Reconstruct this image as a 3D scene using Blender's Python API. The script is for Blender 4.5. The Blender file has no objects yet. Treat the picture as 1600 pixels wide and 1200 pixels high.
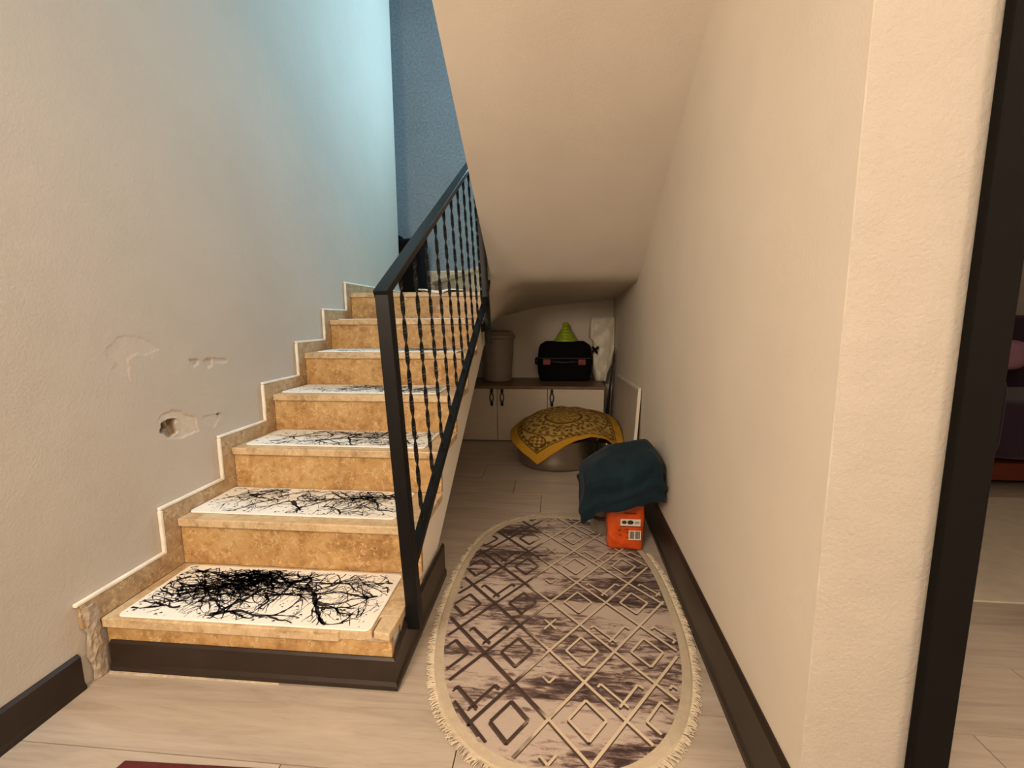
import bpy, math, random
import numpy as np
from mathutils import Vector, Matrix, noise

random.seed(7)
SC = bpy.context.scene
COL = SC.collection

# ------------------------------------------------------------------ camera, world, lights, exposure
CAM_H = 1.055
F_PX, PITCH, YAW, ROLL = 718.24, 0.14234, -0.09421, -0.00526


def camera_basis():
    f = Vector((math.sin(YAW) * math.cos(PITCH), math.cos(YAW) * math.cos(PITCH), -math.sin(PITCH)))
    r = Vector((math.cos(YAW), -math.sin(YAW), 0.0))
    u = r.cross(f)
    r2 = r * math.cos(ROLL) + u * math.sin(ROLL)
    u2 = -r * math.sin(ROLL) + u * math.cos(ROLL)
    return r2, u2, f


cam_data = bpy.data.cameras.new('camera')
cam = bpy.data.objects.new('camera', cam_data)
COL.objects.link(cam)
_r, _u, _f = camera_basis()
cam.matrix_world = Matrix(((_r.x, _u.x, -_f.x, 0), (_r.y, _u.y, -_f.y, 0), (_r.z, _u.z, -_f.z, CAM_H), (0, 0, 0, 1)))
cam_data.sensor_fit = 'HORIZONTAL'
cam_data.sensor_width = 36.0
cam_data.lens = F_PX / 1600.0 * 36.0
cam_data.clip_start = 0.02
SC.camera = cam

world = bpy.data.worlds.new('world')
SC.world = world
world.use_nodes = True
_bg = world.node_tree.nodes['Background']
_bg.inputs['Color'].default_value = (0.55, 0.78, 1.0, 1)
_bg.inputs['Strength'].default_value = 1.0


def area_light(name, loc, target, power, color, size, size_y=None, shape='DISK'):
    d = bpy.data.lights.new(name, 'AREA')
    d.energy = power
    d.color = color
    d.shape = 'RECTANGLE' if size_y else shape
    d.size = size
    if size_y:
        d.size_y = size_y
    o = bpy.data.objects.new(name, d)
    COL.objects.link(o)
    o.location = loc
    v = Vector(target) - Vector(loc)
    o.rotation_euler = v.to_track_quat('-Z', 'Y').to_euler()
    return o


# warm ceiling lamp of the hall, behind and above the viewer
area_light('hall_ceiling_light', (-0.1, -1.15, 2.60), (-0.1, -1.15, 0.0), 46, (1.0, 0.80, 0.60), 2.2, 2.1)
area_light('hall_left_fill', (-1.0, -1.15, 1.95), (0.3, 1.4, 0.9), 54, (1.0, 0.80, 0.60), 0.7)  # added unseen fill that brightens the right wall
area_light('hall_right_fill', (1.70, -1.05, 2.55), (0.0, 0.9, 0.6), 48, (1.0, 0.80, 0.60), 0.7)  # added unseen fill that brightens the side of the stairs
# cold daylight through the stairwell window, high in the rear wall
area_light('stairwell_daylight', (-0.02, 4.50, 3.35), (-0.9, 2.0, 2.0), 92, (0.46, 0.80, 1.0), 0.75, 1.2)
# weak light in the room behind the doorway
area_light('side_room_light', (2.2, 2.3, 2.5), (2.2, 2.3, 0.0), 1.2, (1.0, 0.78, 0.55), 0.4)

SC.view_settings.view_transform = 'Standard'
SC.view_settings.look = 'None'
SC.view_settings.gamma = 1.0
SC.view_settings.use_curve_mapping = False
SC.view_settings.exposure = 0.0

# ------------------------------------------------------------------ measurements (metres)
RISE, RUN = 0.175, 0.3038
Y0 = 1.1383                     # front edge of the lowest tread
XL, XR = -1.3444, -0.4548       # left and right end of the treads
NOSE = 0.014
WALL_L = -1.359
YB = 4.40                       # rear wall
SLOPE = RISE / RUN


def wall_right_x(y):
    return 0.472 + 0.018 * (y - 0.807)


# ------------------------------------------------------------------ mesh helpers
class MB:
    def __init__(self):
        self.v, self.f = [], []

    def add(self, verts, faces):
        n = len(self.v)
        self.v += [tuple(p) for p in verts]
        self.f += [tuple(i + n for i in f) for f in faces]
        return self

    def box(self, a, b):
        (x0, y0, z0), (x1, y1, z1) = a, b
        return self.add([(x0, y0, z0), (x1, y0, z0), (x1, y1, z0), (x0, y1, z0), (x0, y0, z1), (x1, y0, z1), (x1, y1, z1), (x0, y1, z1)],
                        [(3, 2, 1, 0), (4, 5, 6, 7), (0, 1, 5, 4), (1, 2, 6, 5), (2, 3, 7, 6), (3, 0, 4, 7)])

    def prism_x(self, poly, x0, x1):          # poly in (y, z), counter-clockwise seen from +x
        n = len(poly)
        V = [(x0, y, z) for y, z in poly] + [(x1, y, z) for y, z in poly]
        F = [tuple(range(n - 1, -1, -1)), tuple(range(n, 2 * n))]
        F += [(i, (i + 1) % n, n + (i + 1) % n, n + i) for i in range(n)]
        return self.add(V, F)

    def prism_z(self, poly, z0, z1):          # poly in (x, y), counter-clockwise from above
        n = len(poly)
        V = [(x, y, z0) for x, y in poly] + [(x, y, z1) for x, y in poly]
        F = [tuple(range(n - 1, -1, -1)), tuple(range(n, 2 * n))]
        F += [(i, (i + 1) % n, n + (i + 1) % n, n + i) for i in range(n)]
        return self.add(V, F)

    def hexa(self, bot, top):                 # two quads, each counter-clockwise from above
        return self.add(list(bot) + list(top), [(3, 2, 1, 0), (4, 5, 6, 7), (0, 1, 5, 4), (1, 2, 6, 5), (2, 3, 7, 6), (3, 0, 4, 7)])

    def loft(self, rings, cap=True, closed=True):
        n = len(rings[0])
        V = [p for r in rings for p in r]
        F = []
        m = n if closed else n - 1
        for k in range(len(rings) - 1):
            for i in range(m):
                j = (i + 1) % n
                F.append((k * n + i, k * n + j, (k + 1) * n + j, (k + 1) * n + i))
        if cap:
            F.append(tuple(range(n - 1, -1, -1)))
            F.append(tuple((len(rings) - 1) * n + i for i in range(n)))
        return self.add(V, F)

    def lathe(self, prof, c=(0, 0, 0), n=32, cap=True):
        return self.loft([[(c[0] + r * math.cos(2 * math.pi * i / n), c[1] + r * math.sin(2 * math.pi * i / n), c[2] + z) for i in range(n)] for r, z in prof], cap)

    def tube(self, pts, r, n=8):
        pts = [Vector(p) for p in pts]
        rings = []
        ref = Vector((0.13, 0.27, 0.95)).normalized()
        for i, p in enumerate(pts):
            d = (pts[min(i + 1, len(pts) - 1)] - pts[max(i - 1, 0)]).normalized()
            a = d.cross(ref)
            if a.length < 1e-3:
                a = d.cross(Vector((1, 0, 0)))
            a.normalize()
            b = d.cross(a)
            rr = r[i] if isinstance(r, (list, tuple)) else r
            rings.append([tuple(p + a * (rr * math.cos(t)) + b * (rr * math.sin(t))) for t in [2 * math.pi * k / n for k in range(n)]])
        return self.loft(rings)

    def bar(self, p, q, wx, wz):              # rectangular bar from p to q, wx across (x), wz normal to its run in the yz plane
        p, q = Vector(p), Vector(q)
        d = (q - p).normalized()
        s = Vector((1, 0, 0))
        s = (s - d * s.dot(d)).normalized()
        t = d.cross(s)
        V = []
        for c in (p, q):
            V += [c - s * wx / 2 - t * wz / 2, c + s * wx / 2 - t * wz / 2, c + s * wx / 2 + t * wz / 2, c - s * wx / 2 + t * wz / 2]
        return self.add([tuple(v) for v in V], [(3, 2, 1, 0), (4, 5, 6, 7), (0, 1, 5, 4), (1, 2, 6, 5), (2, 3, 7, 6), (3, 0, 4, 7)])

    def grid(self, pts, flip=False):
        n, m = len(pts), len(pts[0])
        V = [p for row in pts for p in row]
        F = []
        for i in range(n - 1):
            for j in range(m - 1):
                q = (i * m + j, i * m + j + 1, (i + 1) * m + j + 1, (i + 1) * m + j)
                F.append(q[::-1] if flip else q)
        return self.add(V, F)

    def build(self, name, mat, parent=None, smooth=False, bevel=0, recalc=True, solid=0, offset=-1, segs=2):
        off = Vector((0, 0, 0))
        if parent is not None:
            p = parent
            while p is not None:
                off += Vector(p.location)
                p = p.parent
        me = bpy.data.meshes.new(name)
        me.from_pydata([(x - off.x, y - off.y, z - off.z) for x, y, z in self.v], [], self.f)
        if recalc:
            import bmesh
            bm = bmesh.new()
            bm.from_mesh(me)
            bmesh.ops.recalc_face_normals(bm, faces=bm.faces)
            bm.to_mesh(me)
            bm.free()
        if mat is not None:
            me.materials.append(mat)
        if smooth:
            for po in me.polygons:
                po.use_smooth = True
        o = bpy.data.objects.new(name, me)
        COL.objects.link(o)
        if parent is not None:
            o.parent = parent
        if solid:
            m = o.modifiers.new('solid', 'SOLIDIFY')
            m.thickness = solid
            m.offset = offset
        if bevel:
            m = o.modifiers.new('bevel', 'BEVEL')
            m.width = bevel
            m.segments = segs
            m.limit_method = 'ANGLE'
            m.angle_limit = math.radians(40)
        return o


def thing(name, label, cat, loc, group=None):
    o = bpy.data.objects.new(name, None)
    o.empty_display_size = 0.1
    COL.objects.link(o)
    o.location = loc
    return tag(o, label, cat, group)


def tag(o, label, cat, group=None):
    o['label'] = label
    o['category'] = cat
    if group:
        o['group'] = group
    return o


def struct(o, label=None, cat=None):
    o['kind'] = 'structure'
    if label:
        o['label'] = label
    if cat:
        o['category'] = cat
    return o


def structure_root(name, label, cat, loc=(0, 0, 0)):
    return struct(thing(name, label, cat, loc), label, cat)


# ------------------------------------------------------------------ material helpers
def new_mat(name):
    m = bpy.data.materials.new(name)
    m.use_nodes = True
    nt = m.node_tree
    return m, nt, nt.nodes['Principled BSDF']


def N(nt, kind, **kw):
    n = nt.nodes.new(kind)
    for k, v in kw.items():
        setattr(n, k, v)
    return n


def ramp(nt, fac, stops):
    r = N(nt, 'ShaderNodeValToRGB')
    e = r.color_ramp.elements
    while len(e) < len(stops):
        e.new(0.5)
    for el, (p, c) in zip(e, stops):
        el.position = p
        el.color = (*c, 1) if len(c) == 3 else c
    nt.links.new(fac, r.inputs['Fac'])
    return r.outputs['Color']


def coords(nt, scale=(1, 1, 1), loc=(0, 0, 0), world=True):
    if world:
        src = N(nt, 'ShaderNodeNewGeometry').outputs['Position']
    else:
        src = N(nt, 'ShaderNodeTexCoord').outputs['Object']
    mp = N(nt, 'ShaderNodeMapping')
    mp.inputs['Scale'].default_value = scale
    mp.inputs['Location'].default_value = loc
    nt.links.new(src, mp.inputs['Vector'])
    return mp.outputs['Vector']


def noise_tex(nt, vec, scale, detail=4, rough=0.55, dist=0.0):
    n = N(nt, 'ShaderNodeTexNoise')
    n.inputs['Scale'].default_value = scale
    n.inputs['Detail'].default_value = detail
    n.inputs['Roughness'].default_value = rough
    n.inputs['Distortion'].default_value = dist
    nt.links.new(vec, n.inputs['Vector'])
    return n.outputs['Fac']


def bump(nt, bsdf, height, strength, dist=0.01):
    b = N(nt, 'ShaderNodeBump')
    b.inputs['Strength'].default_value = strength
    b.inputs['Distance'].default_value = dist
    nt.links.new(height, b.inputs['Height'])
    nt.links.new(b.outputs['Normal'], bsdf.inputs['Normal'])


def mixc(nt, fac, a, b, mode='MIX'):
    m = N(nt, 'ShaderNodeMix', data_type='RGBA', blend_type=mode)
    if isinstance(fac, float):
        m.inputs[0].default_value = fac
    else:
        nt.links.new(fac, m.inputs[0])
    for i, c in ((6, a), (7, b)):
        if isinstance(c, tuple):
            m.inputs[i].default_value = (*c, 1)
        else:
            nt.links.new(c, m.inputs[i])
    return m.outputs[2]


def simple(name, col, rough=0.5, metal=0.0, var=0.12, scale=18, bscale=0, bstr=0.0, spec=0.5, bdist=0.003, sheen=0.0):
    m, nt, b = new_mat(name)
    v = coords(nt)
    f = noise_tex(nt, v, scale)
    lo = tuple(c * (1 - var) for c in col)
    hi = tuple(min(1, c * (1 + var)) for c in col)
    c = ramp(nt, f, [(0.3, lo), (0.7, hi)])
    nt.links.new(c, b.inputs['Base Color'])
    b.inputs['Roughness'].default_value = rough
    b.inputs['Metallic'].default_value = metal
    b.inputs['Specular IOR Level'].default_value = spec
    if sheen:
        b.inputs['Sheen Weight'].default_value = sheen
    if bscale:
        bump(nt, b, noise_tex(nt, v, bscale, 3), bstr, bdist)
    return m


def plaster(name, col, stain=0.06, bstr=0.25, worn=False, mottle=0.0):
    m, nt, b = new_mat(name)
    v = coords(nt)
    big = noise_tex(nt, v, 1.7, 5, 0.6)
    c = ramp(nt, big, [(0.3, tuple(x * (1 - stain) for x in col)), (0.7, tuple(min(1, x * (1 + stain * 0.6)) for x in col))])
    if mottle:
        c = mixc(nt, 1.0, c, ramp(nt, noise_tex(nt, v, 55, 5, 0.65), [(0.3, (1 - mottle,) * 3), (0.7, (1 + mottle * 0.3,) * 3)]), 'MULTIPLY')
    if worn:
        at = N(nt, 'ShaderNodeAttribute', attribute_name='wear')
        fine = noise_tex(nt, v, 60, 4)
        dirt = ramp(nt, fine, [(0.3, (0.16, 0.115, 0.07)), (0.7, (0.36, 0.29, 0.2))])
        expo = ramp(nt, fine, [(0.3, (0.57, 0.51, 0.43)), (0.7, (0.68, 0.62, 0.54))])
        sep = N(nt, 'ShaderNodeSeparateColor')
        nt.links.new(at.outputs['Color'], sep.inputs['Color'])
        c = mixc(nt, sep.outputs[0], c, expo)
        c = mixc(nt, sep.outputs[1], c, dirt)
        c = mixc(nt, sep.outputs[2], c, (0.075, 0.05, 0.03))
    nt.links.new(c, b.inputs['Base Color'])
    b.inputs['Roughness'].default_value = 0.75
    b.inputs['Specular IOR Level'].default_value = 0.25
    fine = noise_tex(nt, v, 130, 3, 0.6)
    mid = noise_tex(nt, v, 9, 3, 0.5)
    add = N(nt, 'ShaderNodeMath', operation='MULTIPLY_ADD')
    nt.links.new(mid, add.inputs[0])
    add.inputs[1].default_value = 2.2
    nt.links.new(fine, add.inputs[2])
    bump(nt, b, add.outputs[0], bstr, 0.003)
    return m


def marble(name, dark, mid, light, vein=(0.8, 0.66, 0.42)):
    m, nt, b = new_mat(name)
    info = N(nt, 'ShaderNodeObjectInfo')
    v0 = coords(nt)
    add = N(nt, 'ShaderNodeVectorMath', operation='ADD')
    sc = N(nt, 'ShaderNodeMath', operation='MULTIPLY')
    nt.links.new(info.outputs['Random'], sc.inputs[0])
    sc.inputs[1].default_value = 13.0
    nt.links.new(v0, add.inputs[0])
    nt.links.new(sc.outputs[0], add.inputs[1])
    v = add.outputs[0]
    a = noise_tex(nt, v, 7.5, 9, 0.72, 0.9)
    c = ramp(nt, a, [(0.36, dark), (0.50, mid), (0.66, light)])
    # fossil-like thin light streaks
    vo = N(nt, 'ShaderNodeTexVoronoi', feature='DISTANCE_TO_EDGE')
    vo.inputs['Scale'].default_value = 21
    w = N(nt, 'ShaderNodeMix', data_type='VECTOR')
    nz = N(nt, 'ShaderNodeTexNoise')
    nz.inputs['Scale'].default_value = 16
    nz.inputs['Detail'].default_value = 6
    nt.links.new(v, nz.inputs['Vector'])
    w.inputs[0].default_value = 0.2
    nt.links.new(v, w.inputs[4])
    nt.links.new(nz.outputs['Color'], w.inputs[5])
    nt.links.new(w.outputs[1], vo.inputs['Vector'])
    line = ramp(nt, vo.outputs['Distance'], [(0.0, (1, 1, 1)), (0.05, (0, 0, 0))])
    gate = ramp(nt, noise_tex(nt, v, 28, 3, 0.55), [(0.42, (0, 0, 0)), (0.56, (0.75, 0.75, 0.75))])
    g = N(nt, 'ShaderNodeMath', operation='MULTIPLY')
    nt.links.new(line, g.inputs[0])
    nt.links.new(gate, g.inputs[1])
    c = mixc(nt, g.outputs[0], c, vein)
    spots = ramp(nt, noise_tex(nt, v, 34, 4, 0.6), [(0.32, (0.66, 0.58, 0.5)), (0.48, (1, 1, 1))])
    c = mixc(nt, 0.7, c, spots, 'MULTIPLY')
    nt.links.new(c, b.inputs['Base Color'])
    b.inputs['Roughness'].default_value = 0.32
    bump(nt, b, a, 0.05, 0.002)
    return m


def plank_mat():
    m, nt, b = new_mat('plank_laminate')
    info = N(nt, 'ShaderNodeObjectInfo')
    v0 = coords(nt, (1.0, 9.0, 1.0))
    add = N(nt, 'ShaderNodeVectorMath', operation='ADD')
    sc = N(nt, 'ShaderNodeMath', operation='MULTIPLY')
    nt.links.new(info.outputs['Random'], sc.inputs[0])
    sc.inputs[1].default_value = 21.0
    nt.links.new(v0, add.inputs[0])
    nt.links.new(sc.outputs[0], add.inputs[1])
    v = add.outputs[0]
    a = noise_tex(nt, v, 2.4, 7, 0.62, 0.8)
    c = ramp(nt, a, [(0.3, (0.37, 0.305, 0.25)), (0.5, (0.45, 0.38, 0.315)), (0.72, (0.51, 0.44, 0.37))])
    g2 = noise_tex(nt, v, 9, 6, 0.7, 0.4)
    c = mixc(nt, 0.5, c, ramp(nt, g2, [(0.28, (0.78, 0.76, 0.74)), (0.5, (1, 1, 1))]), 'MULTIPLY')
    nt.links.new(c, b.inputs['Base Color'])
    b.inputs['Roughness'].default_value = 0.42
    b.inputs['Specular IOR Level'].default_value = 0.35
    bump(nt, b, g2, 0.06, 0.002)
    return m


M = {}
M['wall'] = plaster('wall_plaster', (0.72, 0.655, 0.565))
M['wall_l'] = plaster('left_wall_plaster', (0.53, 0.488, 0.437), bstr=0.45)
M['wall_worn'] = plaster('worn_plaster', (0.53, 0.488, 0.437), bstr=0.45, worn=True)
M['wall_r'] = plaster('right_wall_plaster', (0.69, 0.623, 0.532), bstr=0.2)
M['stringer'] = plaster('stringer_plaster', (0.89, 0.82, 0.72))  # lightened to stand in for light missing on the stair side
M['soffit'] = plaster('soffit_plaster', (0.67, 0.605, 0.53), bstr=0.18)
M['pillar'] = plaster('pillar_plaster', (0.40, 0.363, 0.318), bstr=0.6)  # same wall paint, darkened to offset the strong light on this face
M['blue'] = plaster('blue_plaster', (0.30, 0.37, 0.45), stain=0.1, bstr=0.9, mottle=0.35)
M['marble_riser'] = marble('marble_riser', (0.33, 0.17, 0.062), (0.5, 0.305, 0.12), (0.57, 0.385, 0.185))
M['marble_tread'] = marble('marble_tread', (0.44, 0.30, 0.16), (0.60, 0.45, 0.27), (0.68, 0.54, 0.36))
M['marble_daylit'] = marble('daylit_marble', (0.50, 0.42, 0.30), (0.62, 0.54, 0.41), (0.70, 0.62, 0.49))  # lighter marble copy, daylight on the winders put into its colour
M['marble_skirt'] = marble('marble_skirting', (0.30, 0.20, 0.115), (0.42, 0.30, 0.18), (0.52, 0.39, 0.26))
M['white_paint'] = simple('white_edge_paint', (0.84, 0.79, 0.70), 0.7, bscale=60, bstr=0.4)
M['cement'] = simple('bare_cement', (0.42, 0.345, 0.265), 0.9, var=0.25, scale=50, bscale=70, bstr=0.5, bdist=0.01)
M['baseboard'] = simple('dark_brown_laminate', (0.026, 0.017, 0.012), 0.4, var=0.2, scale=8, spec=0.35)
M['plank'] = plank_mat()
M['seam'] = simple('dark_seam', (0.08, 0.06, 0.045), 0.9)
M['metal'] = simple('black_painted_iron', (0.0035, 0.0037, 0.0042), 0.42, var=0.15, bscale=70, bstr=0.05, spec=0.25)
M['black_frame'] = simple('black_door_frame', (0.0045, 0.0038, 0.003), 0.8, spec=0.12)
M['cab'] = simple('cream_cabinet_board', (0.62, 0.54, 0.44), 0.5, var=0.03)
M['cab_side'] = simple('shaded_cabinet_board', (0.26, 0.2, 0.14), 0.6)  # darkened so the shade in the door gaps is in the colour
M['cab_top'] = simple('brown_wood_board', (0.16, 0.095, 0.052), 0.45, var=0.25, scale=14)
M['handle'] = simple('antique_dark_handle', (0.018, 0.014, 0.011), 0.4, metal=0.4)
M['black_cloth'] = simple('black_fabric', (0.003, 0.003, 0.004), 0.85, spec=0.15, bscale=220, bstr=0.3)
M['black_plastic'] = simple('black_plastic', (0.007, 0.007, 0.008), 0.55)
M['red'] = simple('dark_red_plastic', (0.22, 0.02, 0.025), 0.45)
M['lime'] = simple('lime_plastic', (0.33, 0.46, 0.02), 0.35, var=0.05)
M['bin'] = simple('grey_bin_plastic', (0.30, 0.255, 0.205), 0.5, var=0.06)
M['bag_white'] = simple('white_plastic_film', (0.62, 0.57, 0.47), 0.4, var=0.05, bscale=16, bstr=0.35, bdist=0.02)
M['steel'] = None
M['steel_dark'] = simple('dark_glossy_steel', (0.12, 0.105, 0.095), 0.16, metal=0.9)
M['white_board'] = simple('pale_board_face', (0.47, 0.41, 0.34), 0.55, var=0.05)
M['board_edge'] = simple('white_board_edge', (0.72, 0.66, 0.57), 0.5, var=0.05)
M['teal'] = simple('teal_cloth', (0.009, 0.021, 0.030), 0.95, var=0.25, scale=14, bscale=260, bstr=0.35, spec=0.08, sheen=0.05)
M['orange'] = simple('orange_foil', (0.62, 0.085, 0.012), 0.24, var=0.16, scale=22, bscale=38, bstr=0.5, bdist=0.008)
M['orange_dark'] = simple('dark_red_print', (0.22, 0.02, 0.006), 0.4)
M['label'] = simple('pale_label', (0.74, 0.68, 0.6), 0.5, var=0.03)
M['ink'] = simple('dark_ink', (0.03, 0.025, 0.022), 0.5)
M['grey_plastic'] = simple('grey_plastic', (0.2, 0.17, 0.14), 0.5)
M['mat_white'] = simple('white_mat_pile', (0.90, 0.87, 0.81), 0.9, var=0.03, bscale=420, bstr=0.35)
M['mat_black'] = simple('black_mat_print', (0.012, 0.011, 0.016), 0.9, var=0.2)
M['red_rug'] = simple('dark_red_rug', (0.085, 0.009, 0.010), 0.95, var=0.3, scale=40, bscale=300, bstr=0.5)
M['fringe'] = simple('cream_fringe', (0.56, 0.48, 0.36), 0.95, var=0.2, scale=60)
M['border'] = simple('cream_rug_border', (0.50, 0.42, 0.31), 0.95, var=0.08, scale=60, bscale=300, bstr=0.4)
M['purple'] = simple('dark_purple_fabric', (0.035, 0.012, 0.035), 0.8, sheen=0.2)
M['mauve'] = simple('mauve_cushion', (0.38, 0.19, 0.28), 0.8)
M['redwood'] = simple('red_brown_wood', (0.16, 0.03, 0.015), 0.35)
M['cream_rug'] = simple('pale_room_rug', (0.66, 0.58, 0.48), 0.95, var=0.08, scale=12, bscale=200, bstr=0.3)
M['window_frame'] = simple('white_window_frame', (0.75, 0.75, 0.74), 0.4)


def steel_mat():
    m, nt, b = new_mat('brushed_steel')
    v = coords(nt, (4, 4, 160))
    f = noise_tex(nt, v, 3, 4)
    c = ramp(nt, f, [(0.3, (0.36, 0.315, 0.27)), (0.7, (0.47, 0.415, 0.36))])
    nt.links.new(c, b.inputs['Base Color'])
    b.inputs['Metallic'].default_value = 0.95
    b.inputs['Roughness'].default_value = 0.33
    return m


M['steel'] = steel_mat()


def rug_mat():
    m, nt, b = new_mat('rug_pile')
    v = coords(nt, (1.5, 6.0, 1.0), (0.37, 0.11, 0))
    a = noise_tex(nt, v, 1.25, 3, 0.55, 0.6)
    s = noise_tex(nt, coords(nt, (6, 26, 1)), 2.6, 6, 0.72, 0.5)
    add = N(nt, 'ShaderNodeMath', operation='MULTIPLY_ADD')
    nt.links.new(s, add.inputs[0])
    add.inputs[1].default_value = 0.85
    nt.links.new(a, add.inputs[2])
    c = ramp(nt, add.outputs[0], [(0.76, (0.045, 0.027, 0.026)), (0.86, (0.14, 0.095, 0.085)), (0.93, (0.36, 0.275, 0.235)), (1.0, (0.47, 0.385, 0.33))])
    nt.links.new(c, b.inputs['Base Color'])
    b.inputs['Roughness'].default_value = 0.95
    b.inputs['Specular IOR Level'].default_value = 0.1
    b.inputs['Sheen Weight'].default_value = 0.1
    bump(nt, b, noise_tex(nt, coords(nt), 420, 3), 0.5, 0.003)
    return m


def rug_line_mat():
    # woven line yarn: dark brown at the rug's left side, cream over the rest of it
    m, nt, b = new_mat('rug_line_yarn')
    g = N(nt, 'ShaderNodeNewGeometry')
    sep = N(nt, 'ShaderNodeSeparateXYZ')
    nt.links.new(g.outputs['Position'], sep.inputs[0])
    n = noise_tex(nt, coords(nt, (3, 5, 1)), 1.5, 3)
    add = N(nt, 'ShaderNodeMath', operation='MULTIPLY_ADD')
    nt.links.new(n, add.inputs[0])
    add.inputs[1].default_value = 0.3
    nt.links.new(sep.outputs['X'], add.inputs[2])
    c = ramp(nt, add.outputs[0], [(0.0, (0.045, 0.025, 0.02)), (0.06, (0.07, 0.042, 0.032)), (0.13, (0.55, 0.45, 0.33)), (1, (0.64, 0.54, 0.40))])
    nt.links.new(c, b.inputs['Base Color'])
    b.inputs['Roughness'].default_value = 0.95
    return m


M['rug'] = rug_mat()
M['rug_line'] = rug_line_mat()
M['rug_line_shade'] = simple('line_shade_brown', (0.07, 0.045, 0.036), 0.95, var=0.3, scale=30)  # dark ribbons painting the shadow side of the carved lines


def attr_mat(name, attr, rough=0.85, bscale=0):
    m, nt, b = new_mat(name)
    at = N(nt, 'ShaderNodeAttribute', attribute_name=attr)
    v = coords(nt)
    c = mixc(nt, 0.35, at.outputs['Color'], ramp(nt, noise_tex(nt, v, 90, 4), [(0.3, (0.75, 0.75, 0.75)), (0.6, (1, 1, 1))]), 'MULTIPLY')
    nt.links.new(c, b.inputs['Base Color'])
    b.inputs['Roughness'].default_value = rough
    b.inputs['Specular IOR Level'].default_value = 0.15
    if bscale:
        bump(nt, b, noise_tex(nt, v, bscale, 3), 0.3, 0.003)
    return m


M['kerchief'] = attr_mat('printed_cotton', 'print', 0.9, 350)

# ------------------------------------------------------------------ the setting
# floor with its planks
b = MB()
b.box((-1.75, -2.6, -0.06), (4.0, 4.6, -0.0135))
floor = struct(b.build('floor', M['seam']))
ROWS = [0.905, 1.135, 1.385, 1.64, 1.895, 2.15, 2.40, 2.655]
while ROWS[-1] < 4.45:
    ROWS.append(ROWS[-1] + 0.25)
while ROWS[0] > -2.4:
    ROWS.insert(0, ROWS[0] - 0.245)
FIX = {0.905: -0.235, 2.40: -0.075, 0.66: -0.646}
for ya, yb in zip(ROWS[:-1], ROWS[1:]):
    x0 = None
    for k, vx in FIX.items():
        if abs(ya - k) < 1e-3:
            x0 = vx
    if x0 is None:
        x0 = random.uniform(-1.0, 0.3)
    x = x0 - 1.3 * 2
    while x < 4.0:
        a, c = max(x, -1.7), min(x + 1.3, 3.95)
        if c - a > 0.02:
            g = 0.0015
            MB().box((a + g, ya + g, -0.0135), (c - g, yb - g, 0.0)).build('plank', M['plank'], floor)
        x += 1.3

# left wall: plain plaster around one damaged field that carries real hollows
DY0, DY1, DZ0, DZ1 = 1.25, 1.84, 0.585, 1.03
LY0, LY1, LZ1 = -2.5, 4.0, 4.7
b = MB()


def wl(y0, z0, y1, z1):
    b.box((WALL_L - 0.16, y0, z0), (WALL_L, y1, z1))


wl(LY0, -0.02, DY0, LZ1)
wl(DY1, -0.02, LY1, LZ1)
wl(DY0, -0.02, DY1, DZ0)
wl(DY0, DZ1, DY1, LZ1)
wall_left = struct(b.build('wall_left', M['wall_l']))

DAMAGE = {
    'A': [(1.281, 0.968), (1.324, 1.007), (1.382, 1.001), (1.434, 0.984), (1.466, 0.955), (1.403, 0.941), (1.375, 0.947), (1.344, 0.928), (1.342, 0.856), (1.33, 0.879), (1.284, 0.902), (1.302, 0.925), (1.277, 0.944)],
    'B1': [(1.592, 0.907), (1.636, 0.906), (1.633, 0.884), (1.61, 0.88), (1.593, 0.891)],
    'B2': [(1.66, 0.899), (1.681, 0.904), (1.705, 0.899), (1.701, 0.873), (1.677, 0.869), (1.659, 0.886)],
    'B3': [(1.705, 0.902), (1.789, 0.893), (1.787, 0.878), (1.721, 0.885)],
    'C': [(1.439, 0.725), (1.493, 0.738), (1.531, 0.722), (1.59, 0.688), (1.599, 0.633), (1.529, 0.628), (1.465, 0.636), (1.436, 0.666), (1.433, 0.71)],
    'H': [(1.438, 0.701), (1.47, 0.706), (1.503, 0.703), (1.5, 0.679), (1.506, 0.652), (1.47, 0.639), (1.436, 0.666)],
    'H2': [(1.439, 0.699), (1.461, 0.698), (1.464, 0.679), (1.446, 0.669), (1.432, 0.667)],
    'H3': [(1.471, 0.702), (1.503, 0.702), (1.5, 0.683), (1.485, 0.678), (1.472, 0.689)],
    'D': [(1.681, 0.627), (1.724, 0.668), (1.7, 0.682), (1.652, 0.683), (1.617, 0.678), (1.642, 0.65)],
    'E': [(1.694, 0.681), (1.715, 0.677), (1.708, 0.671)],
}


def poly_sd(P, Y, Z):
    d = np.full(Y.shape, 1e9)
    inside = np.zeros(Y.shape, bool)
    n = len(P)
    for i in range(n):
        (ya, za), (yb, zb) = P[i], P[(i + 1) % n]
        ey, ez = yb - ya, zb - za
        t = np.clip(((Y - ya) * ey + (Z - za) * ez) / (ey * ey + ez * ez), 0, 1)
        d = np.minimum(d, np.hypot(Y - ya - t * ey, Z - za - t * ez))
        cross = ((za > Z) != (zb > Z)) & (Y < (yb - ya) * (Z - za) / (zb - za + 1e-12) + ya)
        inside ^= cross
    return np.where(inside, -d, d)


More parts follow.
